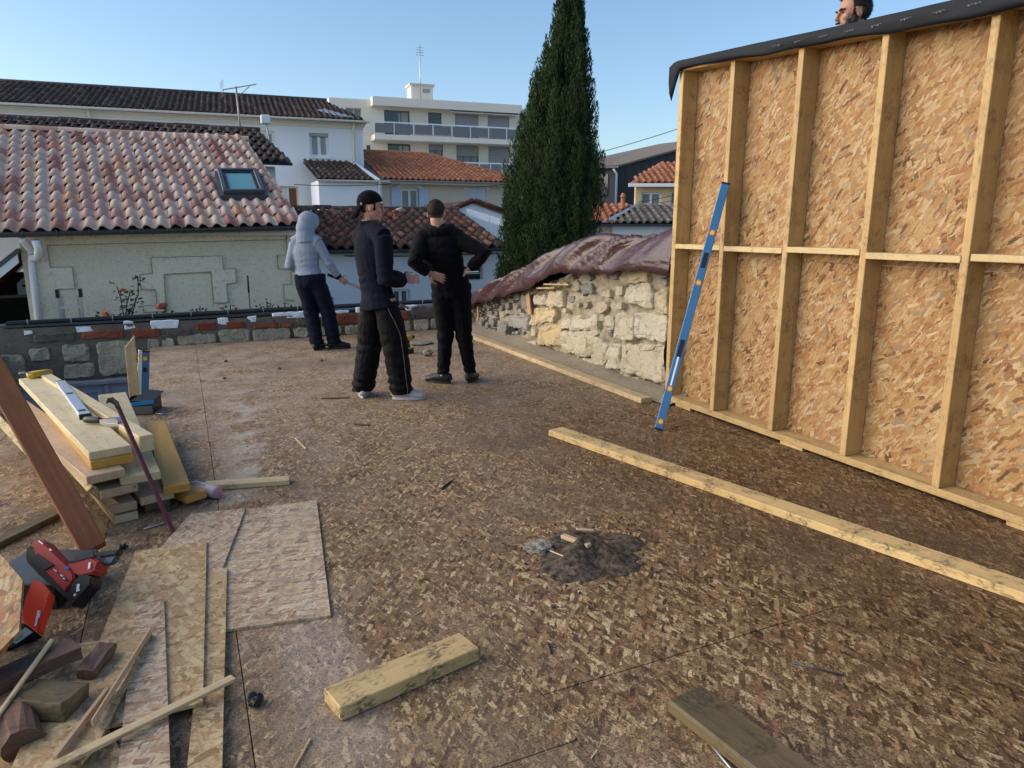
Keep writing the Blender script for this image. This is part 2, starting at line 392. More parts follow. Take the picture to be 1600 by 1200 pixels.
def deck_dirt(t, c, v, rr):
    p = t.pos(); sx = t.n('SeparateXYZ'); t.l(p, sx.inputs[0]); x, y = sx.outputs[0], sx.outputs[1]
    n = t.noise(p, .7, 5, .6); n2 = t.noise(p, 3.1, 5, .65); n3 = t.noise(p, 60, 3, .7); n4 = t.noise(p, 240, 2, .6); n5 = t.noise(p, 130, 3, .7)
    c = t.mix(1, c, t.ramp(n5, [(.34, (.38, .36, .34)), (.46, (.92, .92, .92)), (.56, (1.08, 1.08, 1.06)), (.68, (1.5, 1.48, 1.42))]), 'MULTIPLY')
    tint = t.ramp(t.orand(), [(0, (.86, .84, .82)), (1, (1.10, 1.09, 1.08))]); c = t.mix(1, c, tint, 'MULTIPLY')
    worn = t.smooth(t.math('ADD', t.math('MULTIPLY', n, .6), t.math('MULTIPLY', n2, .4)), .44, .66, 0, .5)
    c = t.mix(worn, c, t.mix(t.smooth(n5, .38, .62), (.085, .060, .038), (.36, .265, .175)))
    # trodden sawdust and dust, thickest along the far and left side
    far = t.math('ADD', t.smooth(y, 2.5, 7.5, 0, 1), t.smooth(x, 1.6, -.3, 0, .55))
    k = t.math('MULTIPLY', t.smooth(t.math('ADD', t.math('MULTIPLY', n2, .5), t.math('MULTIPLY', n3, .55)), .38, .70), t.math('MULTIPLY', far, .62), clamp=True)
    c = t.mix(k, c, (.46, .36, .27))
    # pale cement dust streak
    ln = t.math('ABSOLUTE', t.math('SUBTRACT', t.math('MULTIPLY_ADD', n2, .5, -.25), t.math('MULTIPLY_ADD', y, -.05, t.math('SUBTRACT', x, .02))))
    st = t.math('MULTIPLY', t.smooth(ln, .26, .02), t.math('MULTIPLY', t.smooth(y, 3.0, 4.6), t.smooth(y, 7.4, 6.4)))
    c = t.mix(t.math('MULTIPLY', st, t.math('MULTIPLY', t.smooth(n2, .42, .62), t.smooth(n3, .35, .7, .2, .75))), c, (.60, .56, .49))
    st2 = t.math('MULTIPLY', t.smooth(t.math('ABSOLUTE', t.math('SUBTRACT', x, t.math('MULTIPLY_ADD', n2, .5, .08))), .26, .05), t.math('MULTIPLY', t.smooth(y, 3.0, 2.5), t.smooth(y, 1.6, 2.0)))
    c = t.mix(t.math('MULTIPLY', st2, t.smooth(n3, .35, .75, .1, .6)), c, (.56, .50, .44))
    # black grime in patches, fine specks
    c = t.mix(t.math('MULTIPLY', t.smooth(n, .52, .72), .45), c, (.075, .05, .036))
    c = t.mix(t.math('MULTIPLY', t.smooth(n3, .56, .66), .7), c, (.035, .026, .02))
    c = t.mix(t.smooth(n4, .66, .74, 0, .55), c, (.55, .46, .36))
    # damp, with shade put into the colour too, darkest towards the stud wall
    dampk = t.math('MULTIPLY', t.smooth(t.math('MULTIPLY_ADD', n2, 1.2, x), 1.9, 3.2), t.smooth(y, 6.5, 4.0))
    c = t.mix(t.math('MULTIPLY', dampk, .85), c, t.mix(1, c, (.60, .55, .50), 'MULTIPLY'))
    w = t.smooth(t.noise(p, 1.1, 4, .6), .42, .62)
    rr = t.math('MULTIPLY_ADD', w, -.22, rr)
    return c, rr
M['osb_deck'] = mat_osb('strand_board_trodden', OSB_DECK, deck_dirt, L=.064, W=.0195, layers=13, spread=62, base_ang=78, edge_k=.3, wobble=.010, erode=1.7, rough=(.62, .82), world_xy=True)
M['osb_fresh'] = mat_osb('strand_board_fresh', OSB_FRESH, None, L=.24, W=.050, layers=18, spread=88, edge_k=.22, erode=.6)
def offcut_dirt(t, c, v, rr):
    n = t.noise(v, 4, 5, .65); n3 = t.noise(v, 70, 3, .7)
    c = t.mix(t.math('MULTIPLY', t.smooth(n, .45, .75), .35), c, (.20, .15, .11))
    c = t.mix(t.math('MULTIPLY', t.smooth(n3, .60, .70), .75), c, (.05, .04, .032)); return c, rr
M['osb_pale'] = mat_osb('strand_board_pale', OSB_PALE, offcut_dirt, L=.17, W=.036, layers=11, spread=48)
M['osb_yellow'] = mat_osb('strand_board_yellow', OSB_YELLOW, offcut_dirt, L=.10, W=.035, layers=10, spread=80)

DX0, DX1, DY0, DY1 = -2.2, 3.9, -2.6, 10.12
HX1, HY0 = -.47, 6.78                                              # stair opening: x < HX1, y > HY0
deck = empty('floor', (0, 0, 0), 'brown trodden strand board roof deck', kind='structure')
bm = bmesh.new()
add_box(bm, (DX0, DY0, -.22), (DX1, HY0 + .02, -.024)); add_box(bm, (HX1 - .02, HY0 + .02, -.22), (DX1, DY1, -.024))
from_bm('joist_layer', bm, mat_plain('joist_wood', (.30, .20, .11), .7, .3, 5), deck)
bm_ = None
yy = 2.0
rows = [DX0, -1.3, -.47, .06, .95, 2.30, 3.9]                     # sheet seams run along Y
for i in range(len(rows) - 1):
    ys = [DY0]; y = DY0 + [1.1, 2.3, .3, 1.7, .9, 2.0][i]
    ys_fixed = {4: [1.83, 4.33, 6.83, 9.33], 5: [.72, 3.22, 5.72, 8.22]}.get(i)
    if ys_fixed: ys += ys_fixed
    else:
        while y < DY1 - .4: ys.append(y); y += 2.5
    ys.append(DY1)
    for j in range(len(ys) - 1):
        x0, x1, y0, y1 = rows[i] + .0017, rows[i + 1] - .0017, ys[j] + .0017, ys[j + 1] - .0017
        if rows[i + 1] <= HX1 + .01:
            y1 = min(y1, HY0)
            if y1 - y0 < .05: continue
        dz = random.uniform(-.0012, 0)
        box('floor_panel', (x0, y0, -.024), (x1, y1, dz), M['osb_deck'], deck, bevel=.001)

# stair opening under the deck
pit = empty('stairwell', (-1.3, 8.4, GZ), 'plastered stair shaft below the opening in the deck', kind='structure')
box('shaft_wall', (HX1, HY0 + .02, GZ), (HX1 + .1, 10.1, -.025), M['mortar'], pit)
box('shaft_wall', (-2.2, HY0 - .08, GZ), (HX1, HY0 + .018, -.225), M['mortar'], pit)
box('shaft_floor', (-2.2, HY0, GZ + .01), (HX1, 10.1, GZ + .06), M['mortar'], pit)

dr = empty('panelled_door', (-1.2, 9.98, GZ), 'blue-grey panelled door seen down in the stairwell', 'door')
M['door_blue'] = mat_plain('painted_door', (.36, .44, .55), .45, .12, 3)
box('door_leaf', (-1.95, 10.0, GZ + .06), (-.50, 10.05, -.40), M['door_blue'], dr)
for (a, b, c, d) in [(-1.92, -1.06, -2.3, -.47), (-1.02, -.98, -2.4, -.42), (-.88, -.56, -1.35, -.55), (-.88, -.56, -2.3, -1.45)]:
    if b - a < .1: box('frame_post', (a, 9.96, c), (b, 9.999, d), M['door_blue'], dr); continue
    bm = bmesh.new()
    for q in ((a, c, a + .035, d), (b - .035, c, b, d), (a + .035, c, b - .035, c + .035), (a + .035, d - .035, b - .035, d)):
        add_box(bm, (q[0], 9.975, q[1]), (q[2], 9.999, q[3]))
    from_bm('panel_moulding', bm, M['door_blue'], dr)
box('top_ledge', (-2.0, 9.93, -.40), (HX1 - .01, 10.08, -.365), M['zinc_pale'], dr)

# ------------------------------------------------------------------ stones
def stone(name, poly, m, depth, mat, parent, seed, rough=.012, bulge=.02, sub=2):
    """irregular block: outline poly in local XY, face towards +Z"""
    cx = sum(p[0] for p in poly) / len(poly); cy = sum(p[1] for p in poly) / len(poly)
    rs = random.Random(seed); bm = bmesh.new()
    # densify and round the outline
    out = []
    n = len(poly)
    for i in range(n):
        p, q = Vector(poly[i]), Vector(poly[(i + 1) % n]); pr = Vector(poly[i - 1])
        out.append(p + ((pr - p).normalized() + (q - p).normalized()) * min((q - p).length, (pr - p).length) * .045)
        L = (q - p).length; k = max(1, int(L / .045))
        for j in range(1, k + 1): 
            if j < k + (1 if False else 0): out.append(p + (q - p) * (j / k) + Vector((rs.uniform(-1, 1), rs.uniform(-1, 1))) * rough * .8)
    rings = []
    for s, z in ((1.0, -depth), (1.0, -.008), (.965, bulge * .75), (.88, bulge), (.66, bulge)):
        rg = []
        for p in out:
            x, y = cx + (p.x - cx) * s, cy + (p.y - cy) * s
            d = mnoise.noise(Vector((x * 9 + seed, y * 9, 3.3))) * rough * 2.2 + mnoise.noise(Vector((x * 27 + seed, y * 27, 6.1))) * rough * .9 if z > -.02 else 0
            rg.append(bm.verts.new(m @ Vector((x + (rs.uniform(-1, 1) * rough * .3 if z > 0 else 0), y, z + d))))
        rings.append(rg)
    k = len(out)
    for a, b in zip(rings, rings[1:]):
        for i in range(k): bm.faces.new((a[i], a[(i + 1) % k], b[(i + 1) % k], b[i]))
    bm.faces.new(rings[-1])
    return from_bm(name, bm, mat, parent, smooth=False)
def rough_sheet(name, x0, x1, z0, z1, nx, nz, amp, m, mat, parent, seed=0, top=None):
    bm = bmesh.new(); g = []
    for j in range(nz + 1):
        row = []
        for i in range(nx + 1):
            x = x0 + (x1 - x0) * i / nx; zt = top(x) if top else z1; z = z0 + (zt - z0) * j / nz
            d = amp * (mnoise.noise(Vector((x * 5 + seed, z * 5, 1.7))) + .5 * mnoise.noise(Vector((x * 14 + seed, z * 14, 5.1))) + .3 * mnoise.noise(Vector((x * 33 + seed, z * 33, 2.1))))
            row.append(bm.verts.new(m @ Vector((x, z, d))))
        g.append(row)
    for j in range(nz):
        for i in range(nx): bm.faces.new((g[j][i], g[j][i + 1], g[j + 1][i + 1], g[j + 1][i]))
    return from_bm(name, bm, mat, parent, smooth=True)

# ------------------------------------------------------------------ back parapet (faces -Y at y ~ 10.12)
pw = empty('parapet_wall', (0.8, 10.2, 0), 'low sooty stone and brick parapet along the back of the deck', 'wall')
PM = Matrix(((1, 0, 0, 0), (0, 0, -1, 10.15), (0, 1, 0, 0), (0, 0, 0, 1)))      # local x->X, y->Z, z->-Y
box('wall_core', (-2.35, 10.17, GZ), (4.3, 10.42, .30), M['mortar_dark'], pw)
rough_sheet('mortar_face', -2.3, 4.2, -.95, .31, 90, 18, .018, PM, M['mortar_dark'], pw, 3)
rs = random.Random(5)
def rect(x0, x1, z0, z1, j=.012):
    return [(x0 + rs.uniform(-j, j), z0 + rs.uniform(-j, j)), (x1 + rs.uniform(-j, j), z0 + rs.uniform(-j, j)), (x1 + rs.uniform(-j, j), z1 + rs.uniform(-j, j)), (x0 + rs.uniform(-j, j), z1 + rs.uniform(-j, j))]
n = 0
for a, b, c, d in [(-1.78, -1.58, -.10, .06), (-1.45, -1.16, -.13, .09), (-1.46, -1.12, -.34, -.15), (-1.08, -.62, -.33, .10), (-.5, -.36, -.12, .09), (-.34, -.18, -.08, .1),
                   (-.14, .32, .0, .13), (.36, .74, -.02, .16), (.78, 1.28, -.02, .14), (1.31, 1.50, 0, .13), (1.55, 1.98, 0, .13), (2.03, 2.4, -.01, .14), (2.45, 2.75, 0, .13),
                   (2.8, 3.0, 0, .15), (3.04, 3.26, .0, .16), (3.3, 3.6, .0, .17), (-1.5, -1.1, -.62, -.38), (-1.05, -.6, -.60, -.37), (-2.2, -1.85, -.4, .0)]:
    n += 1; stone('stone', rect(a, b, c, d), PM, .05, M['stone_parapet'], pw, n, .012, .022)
for a, b, c, d in [(-1.72, -1.28, .13, .235), (-1.22, -.74, .14, .235), (-.68, -.34, .12, .225), (.08, .34, .17, .27), (-.28, .03, .12, .2), (.45, .70, .18, .265), (.8, 1.1, .165, .235), (1.12, 1.30, .165, .21), (1.36, 1.85, .17, .275), (1.9, 2.3, .16, .29), (2.36, 2.6, .16, .27), (2.7, 2.95, .17, .3), (3.0, 3.45, .18, .36)]:
    n += 1; stone('brick', rect(a, b, c, d, .008), PM, .05, M['brick' if n % 4 else 'mortar_dark'], pw, n, .006, .03)
for a, b, c, d in [(-1.83, -1.73, .23, .29), (-1.26, -1.10, .235, .30), (-.74, -.62, .235, .33), (-.45, -.12, .23, .33), (.35, .48, .24, .33), (.74, .84, .25, .33), (1.05, 1.75, .265, .35), (1.86, 2.1, .30, .35), (2.2, 2.75, .29, .37), (2.92, 3.1, .31, .38)]:
    n += 1; stone('foam_patch', rect(a, b, c, d, .018), PM, .03, M['foam'], pw, n, .006, .008)
# zinc gutter along the top, behind the parapet head
gutter(pw, (-2.0, 10.30, .385), (3.9, 10.30, .43), .055, 'zinc', 13, 'zinc_pale')
box('capping_strip', (-2.1, 10.24, .32), (3.95, 10.44, .345), M['zinc'], pw)

# ------------------------------------------------------------------ low side wall on the left
sw = empty('side_wall', (-2.2, 8.3, GZ), 'low crumbling stone and brick side wall left of the stair opening', 'wall')
box('wall_core', (-2.75, 6.2, GZ), (-2.04, 10.14, -.02), M['mortar'], sw)
SM = Matrix(((0, 0, 1, -2.03), (1, 0, 0, 0), (0, 1, 0, 0), (0, 0, 0, 1)))
y = 6.3
while y < 10.0:
    for z0, z1 in ((-.26, -.04), (-.55, -.3), (-.85, -.6)):
        n += 1; stone('stone', rect(y, min(y + rs.uniform(.3, .5), 10.1), z0, z1, .02), SM, .05, M['stone_rubble'], sw, n, .012, .02)
    y += .48
for i in range(9):
    y = 6.5 + i * .4
    box('coping_brick', (-2.4, y, -.02), (-2.06 + rs.uniform(-.02, .02), y + .36, .045), M['mortar_pale' if i % 3 else 'brick'], sw, .008)
for i, (y, z) in enumerate(((6.9, .05), (7.5, .05), (8.1, .05), (8.9, .05))):
    n += 1; stone('stone', [(-.17, -.12), (.15, -.14), (.18, .1), (-.12, .13)], Matrix.Translation((-2.42, y, z + .05)), .06, M['stone_rubble'], sw, n, .02, .05)

# ------------------------------------------------------------------ rubble wall on the right (faces -X at x ~ 3.92)
rw = empty('rubble_wall', (4.1, 7.6, GZ), 'tall rubble and limestone gable wall under the brown tarpaulin', 'wall')
WX = 3.93
WM = Matrix(((0, 0, -1, WX), (-1, 0, 0, 0), (0, 1, 0, 0), (0, 0, 0, 1)))        # local x -> -Y, y -> Z, z -> -X
def wtop(x):                                                                      # wall height by local x = -Y
    Y = -x
    pts = [(11.2, .16), (10.2, .32), (9.2, .52), (8.2, .72), (7.3, .92), (6.6, 1.04), (5.8, 1.13), (5.0, 1.18), (2.0, 1.22)]
    for (a, za), (b, zb) in zip(pts, pts[1:]):
        if a >= Y >= b: return za + (zb - za) * (a - Y) / (a - b)
    return pts[0][1] if Y > 11 else pts[-1][1]
rough_sheet('mortar_face', -11.1, -1.9, -.1, 1.2, 330, 50, .07, Matrix.Translation((.03, 0, 0)) @ WM, M['mortar_pale'], rw, 9, wtop)
bm = bmesh.new()
Ys = [11.2, 10.2, 9.2, 8.2, 7.3, 6.6, 5.8, 5.0, 1.9]
for a, b in zip(Ys, Ys[1:]):
    vs = [(WX + .06, a, GZ), (WX + .06, b, GZ), (WX + .06, b, wtop(-b)), (WX + .06, a, wtop(-a)), (4.55, a, GZ), (4.55, b, GZ), (4.55, b, wtop(-b)), (4.55, a, wtop(-a))]
    v = [bm.verts.new(p) for p in vs]
    for f in ((3, 2, 6, 7), (4, 7, 6, 5), (0, 1, 2, 3), (0, 3, 7, 4), (1, 5, 6, 2)): bm.faces.new([v[i] for i in f])
from_bm('wall_core', bm, M['mortar_pale'], rw)
# dirt ledge at the foot
bm = bmesh.new(); g = []
for i in range(71):
    Y = 10.9 - i * .087; row = []
    for j, (x, z) in enumerate(((3.66, .004), (3.71, .02), (3.78, .045), (3.86, .075), (3.97, .11))):
        row.append(bm.verts.new((x + .02 * mnoise.noise(Vector((Y * 3, j, 0))), Y, z * (.55 + .6 * (mnoise.noise(Vector((Y * 1.7, j * .4, 4))) + .5)) + .004)))
    g.append(row)
for i in range(70):
    for j in range(4): bm.faces.new((g[i][j], g[i + 1][j], g[i + 1][j + 1], g[i][j + 1]))
from_bm('dirt_ledge', bm, limestone('ledge_dirt', (.25, .205, .15), (.32, .265, .19), (.13, .105, .078), .6), rw, smooth=True)
MAIN = [('w', [(5.91, 1.1), (5.53, 1.12), (5.52, 1.0), (5.93, 0.97)]), ('w', [(5.85, 0.92), (5.52, 1.0), (5.43, 0.89), (5.43, 0.77), (5.89, 0.78)]), ('w', [(5.4, 0.9), (5.21, 0.97), (5.2, 0.73), (5.38, 0.72)]), ('w', [(5.7, 0.7), (5.2, 0.71), (5.19, 0.49), (5.71, 0.47)]), ('w', [(6.01, 0.67), (5.72, 0.66), (5.72, 0.42), (6.08, 0.41)]), ('w', [(5.89, 0.36), (5.21, 0.45), (5.21, 0.1), (5.89, 0.1)]), ('w', [(6.16, 0.34), (5.91, 0.36), (5.91, 0.11), (6.16, 0.07)]), ('w', [(6.49, 0.39), (6.18, 0.31), (6.2, 0.12), (6.47, 0.11)]), ('w', [(7.15, 0.33), (6.37, 0.43), (6.51, 0.15), (6.67, 0.11), (7.14, 0.11)]), ('o', [(7.72, 0.29), (7.18, 0.41), (7.17, 0.16), (7.77, 0.09)]), ('o', [(7.98, 0.51), (7.37, 0.56), (7.36, 0.42), (8.0, 0.29)]), ('w', [(7.86, 0.68), (7.55, 0.71), (7.55, 0.59), (7.88, 0.56)]), ('w', [(7.52, 0.75), (7.16, 0.79), (7.16, 0.61), (7.51, 0.57)]), ('w', [(7.22, 0.45), (6.95, 0.49), (6.94, 0.39), (7.25, 0.35)]), ('w', [(6.92, 0.52), (6.39, 0.6), (6.39, 0.44), (6.94, 0.37)]), ('w', [(6.95, 0.06), (6.29, 0.12), (6.2, 0.02), (6.93, -0.02)]), ('w', [(6.17, 0.04), (5.67, 0.07), (5.36, 0.04), (5.38, -0.01), (6.17, -0.01)]), ('w', [(6.23, 0.61), (6.06, 0.62), (6.05, 0.49), (6.22, 0.47)]), ('g', [(8.23, 0.65), (7.9, 0.67), (7.92, 0.52), (8.21, 0.51)]), ('g', [(8.66, 0.34), (8.06, 0.41), (8.02, 0.23), (8.64, 0.21)]), ('g', [(9.03, 0.24), (8.68, 0.24), (8.73, 0.02), (9.03, 0.08)]), ('g', [(6.74, 0.89), (6.53, 0.92), (6.46, 0.82), (6.7, 0.78)]), ('w', [(6.29, 0.86), (6.16, 0.88), (6.15, 0.81), (6.31, 0.81)]), ('w', [(8.32, 0.04), (7.81, 0.12), (7.81, 0.06), (8.34, 0.0)])]
placed = []
for i, (k, poly) in enumerate(MAIN):
    P = [(-y, z) for y, z in poly]
    xs = [p[0] for p in P]; zs = [p[1] for p in P]; placed.append((min(xs), max(xs), min(zs), max(zs)))
    if sum(P[j][0] * P[(j + 1) % len(P)][1] - P[(j + 1) % len(P)][0] * P[j][1] for j in range(len(P))) < 0: P = P[::-1]
    P = [(sum(q[0] for q in P) / len(P) + (p[0] - sum(q[0] for q in P) / len(P)) * 1.07, sum(q[1] for q in P) / len(P) + (p[1] - sum(q[1] for q in P) / len(P)) * 1.07) for p in P]
    stone('stone', P, WM, .08, M[{'w': 'stone_rubble', 'o': 'stone_ochre', 'g': 'stone_grey'}[k]], rw, 200 + i, .018, .032 if k != 'g' else .03)
for q_ in ([(9.30, .10), (9.12, .10), (9.12, .02), (9.28, .02)], [(8.62, .22), (8.45, .24), (8.46, .12), (8.6, .12)]):
    stone('hollow', [(-y, z) for y, z in q_], WM, .05, M['dark_void'], rw, 61, .01, .012)  # solid near-black blocks; the shade inside wall hollows is put into their colour
rr_ = random.Random(21); tries = 0; cnt = 0
while tries < 6000 and cnt < 150:
    tries += 1
    x = -rr_.uniform(4.9, 10.8); w = rr_.uniform(.08, .27) * (.7 if -x > 8.2 else 1); h = w * rr_.uniform(.45, .9); z = rr_.uniform(.02, 1.15)
    if z + h > wtop(x) + .03: continue
    b = (x - .008, x + w + .008, z - .008, z + h + .008)
    if any(b[0] < q[1] and b[1] > q[0] and b[2] < q[3] and b[3] > q[2] for q in placed): continue
    placed.append(b); cnt += 1; j = w * .16
    poly = [(x + rr_.uniform(0, j), z + rr_.uniform(0, j)), (x + w / 2, z - rr_.uniform(0, j)), (x + w - rr_.uniform(0, j), z + rr_.uniform(0, j)), (x + w, z + h * .6), (x + w - rr_.uniform(0, j * 2), z + h), (x + w * .4, z + h - rr_.uniform(0, j)), (x + rr_.uniform(0, j), z + h * .8)]
    k = 'stone_grey' if (-x > 8.0 or rr_.random() < .3 or z > .95) else rr_.choice(['stone_rubble', 'stone_rubble', 'mortar_pale'])
    stone('stone', poly, WM, .06, M[k], rw, 400 + cnt, .010, .03)

# ------------------------------------------------------------------ stone house with blended tile roof (left)
h1 = empty('stone_house', (-.3, 14.2, GZ), 'stone house with pink and cream roman tiles and one roof window', 'house')
I4 = Matrix.Identity(4)
F1 = Matrix.Translation((0, 12.5, 0))
wall_open('wall', -2.12, 1.84, GZ, 1.46, .3, [], M['stone_wall'], h1, F1)
box('side_wall_right', (1.54, 12.81, GZ), (1.838, 16.4, 1.46), M['plaster_white'], h1)
box('side_wall_left', (-2.118, 12.81, GZ), (-1.9, 16.4, 1.46), M['stone_wall'], h1)
def relief(name, poly, d=.022, mat='stone_wall'):
    bm = bmesh.new(); add_prism(bm, poly, d, Matrix(((1, 0, 0, 0), (0, 0, -1, 12.499), (0, 1, 0, 0), (0, 0, 0, 1))))
    o = from_bm(name, bm, M[mat], h1)
    bm = bmesh.new()                                     # open joint drawn round each raised block
    for i in range(len(poly)):
        a, b = Vector((poly[i][0], 12.474, poly[i][1])), Vector((poly[(i + 1) % len(poly)][0], 12.474, poly[(i + 1) % len(poly)][1]))
        if (b - a).length > .02 and min(a.z, b.z) > -.5: add_box(bm, (0, -.006, -.006), ((b - a).length, .006, .002), frame(a, b - a, (0, -1, 0)))
    from_bm('joint', bm, M['mortar_pale'], o)
    return o
relief('quoin', [(-2.05, -.6), (-1.72, -.6), (-1.72, .60), (-1.50, .60), (-1.50, .92), (-1.78, .92), (-1.78, 1.24), (1.60, 1.30), (1.60, 1.42), (-2.05, 1.40)])
relief('quoin', [(1.66, -.6), (1.838, -.6), (1.838, 1.425), (1.602, 1.425), (1.602, 1.05), (1.44, 1.05), (1.44, .82), (1.64, .82), (1.64, .56), (1.5, .56), (1.5, .30), (1.66, .30)])
relief('window_surround', [(-.62, .3), (-.42, .3), (-.42, .55), (-.62, .55), (-.62, .78), (-.44, .80), (-.44, 1.04), (.59, 1.05), (.59, .84), (.77, .84), (.77, .62), (.62, .6), (.62, .3), (.40, .3), (.40, .80), (-.28, .78), (-.30, .2), (-.62, .2)])
box('fascia', (-3.4, 12.30, 1.375), (1.86, 12.34, 1.47), M['white_paint'], h1)
box('soffit', (-3.4, 12.34, 1.44), (1.86, 12.5, 1.459), M['white_paint'], h1)
slab('roof_deck', [(-3.9, 12.14, 1.40), (1.76, 12.14, 1.53), (1.36, 16.4, 3.24), (-4.3, 16.4, 3.24)], .05, M['zinc'], h1)
slab('roof_back', [(1.36, 16.4, 3.24), (1.36, 20.0, 1.5), (-4.3, 20.0, 1.5), (-4.3, 16.4, 3.24)], .05, M['tile_dark'], h1)
box('gable_end', (1.45, 12.8, 1.2), (1.52, 16.2, 1.5), M['plaster_white'], h1)
slab('gable', [(1.70, 12.5, 1.45), (1.36, 16.4, 3.20), (1.36, 16.4, 1.2), (1.70, 12.5, 1.2)], .05, M['plaster_white'], h1)
tile_roof(h1, (-3.38, 12.08, 1.395), (4.05, 0, .11), (0, 4.3, 1.80), 27, 13, .1925, .357, M['tile_mix'], shear=-.031, limit=300, h=.05,
          keep=None)
bmr = None
for i in range(13):
    a = Vector((-4.0 + i * .42, 16.42, 3.28)); b = a + Vector((.44, 0, .004))
    bm = bmesh.new(); n = 8; rg = []
    for p, r in ((a, .095), (b, .085)):
        rg.append([bm.verts.new(p + Vector((0, r * math.cos(math.pi * k / n), r * math.sin(math.pi * k / n) - .02))) for k in range(n + 1)])
    for k in range(n): bm.faces.new((rg[0][k], rg[0][k + 1], rg[1][k + 1], rg[1][k]))
    from_bm('ridge_tile', bm, M['tile_mix'], h1, smooth=True)
g = gutter(h1, (-3.4, 12.08, 1.40), (1.86, 12.08, 1.52), .07, 'zinc', 13)
dp = tube('downpipe', [(-2.02, 12.08, 1.33), (-2.0, 12.2, 1.28), (-1.98, 12.42, 1.16), (-2.0, 12.42, 1.0), (-2.03, 12.42, -.6)], .045, M['white_paint'], h1)
tube('downpipe_elbow', [(-1.86, 12.08, 1.32), (-1.84, 12.12, 1.2), (-1.9, 12.36, 1.08), (-2.0, 12.38, 1.05)], .05, M['white_paint'], h1)
# roof window
vx = Vector((4.05, 0, .11)).normalized(); vy = Vector((-.031 / .357, 1, .4186)).normalized(); vz = vx.cross(vy).normalized(); vy2 = vz.cross(vx)
SKM = Matrix((vx, vy2, vz)).transposed().to_4x4(); SKM.translation = Vector((.72, 13.1, 1.94))
bm = bmesh.new(); W_, H_ = .66, 1.10; f_ = .065
for q in ((0, 0, W_, f_), (0, H_ - f_, W_, H_), (0, f_, f_, H_ - f_), (W_ - f_, f_, W_, H_ - f_)): add_box(bm, (q[0], q[1], -.02), (q[2], q[3], .17), bevel=.008)
rwin = from_bm('roof_window', bm, M['zinc'], h1, SKM)
bm = bmesh.new()
for q in ((f_, f_, W_ - f_, f_ + .05), (f_, H_ - f_ - .07, W_ - f_, H_ - f_), (f_, f_ + .05, f_ + .05, H_ - f_ - .07), (W_ - f_ - .05, f_ + .05, W_ - f_, H_ - f_ - .07)): add_box(bm, (q[0], q[1], 0), (q[2], q[3], .145))
from_bm('sash', bm, M['black_plastic'], rwin, SKM)
t = NT('roof_window_glass', .06, .6); t.col((.10, .26, .29)); box('pane', (f_ + .02, f_ + .02, .115), (W_ - f_ - .02, H_ - f_ - .02, .125), t.done(), rwin, mw=SKM)
bm = bmesh.new()
for q in ((-.05, -.06, W_ + .05, -.003), (-.05, -.003, -.003, H_ + .05), (W_ + .003, -.003, W_ + .05, H_ + .05)): add_box(bm, (q[0], q[1], .02), (q[2], q[3], .10))
from_bm('flashing', bm, M['zinc'], rwin, SKM)

# lean-to at the far left
lt = empty('lean_to', (-3.0, 13.2, GZ), 'open lean-to with red tile edge and white bargeboard at the left edge', 'shed')
slab('bargeboard', [(-2.9, 12.36, .36), (-2.14, 12.36, 1.00), (-2.14, 12.36, 1.17), (-2.9, 12.36, .56)], .03, M['white_paint'], lt)
slab('roof_deck', [(-3.0, 12.35, .50), (-2.14, 12.35, 1.20), (-2.14, 15, 1.20), (-3.0, 15, .50)], .06, M['zinc'], lt)
tile_roof(lt, (-2.16, 14.2, 1.20), (0, -1, 0), (-.77, 0, -.64), 8, 3, .22, .36, M['tile_terra'])
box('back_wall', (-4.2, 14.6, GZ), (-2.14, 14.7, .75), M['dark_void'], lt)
box('shelf', (-3.4, 13.4, .42), (-2.13, 13.75, .46), M['zinc'], lt)
box('shelf', (-3.4, 13.4, -.1), (-2.13, 13.75, -.06), M['mortar'], lt)
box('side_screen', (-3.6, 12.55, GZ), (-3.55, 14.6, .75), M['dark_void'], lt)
bh = empty('bird_house', (-2.3, 13.55, .46), 'small pale blue bird house on the lean-to shelf', 'bird house')
bm = bmesh.new(); add_prism(bm, [(-.09, 0), (.09, 0), (.09, .17), (0, .27), (-.09, .17)], .14, Matrix(((1, 0, 0, -2.3), (0, 0, -1, 13.55), (0, 1, 0, .461), (0, 0, 0, 1))))
from_bm('box_body', bm, mat_plain('pale_blue_paint', (.32, .38, .46), .6), bh)
bm = bmesh.new(); add_tube(bm, [(-2.3, 13.412, .60), (-2.3, 13.405, .60)], .022, 10); from_bm('entrance_hole', bm, M['dark_void'], bh)  # flat near-black disc paints the shade inside the hole

# ladder, standing in the yard against the stone house
ld = empty('ladder', (-1.55, 12.1, GZ), 'aluminium ladder top leaning on the stone house wall', 'ladder')
for x in (-1.69, -1.40):
    for k, dx in enumerate((0, .045)):
        box('rail', (x + (dx if x < -1.5 else -dx) - .012, 12.10 + k * .06, GZ), (x + (dx if x < -1.5 else -dx) + .012, 12.15 + k * .06, .52), M['steel'], ld)
    box('end_cap', (x - .018, 12.09, .50), (x + .022, 12.2, .62), M['black_plastic'], ld)
for z in (.34, .04, -.26, -.56): box('rung', (-1.68, 12.105, z), (-1.41, 12.145, z + .035), M['alu'], ld)

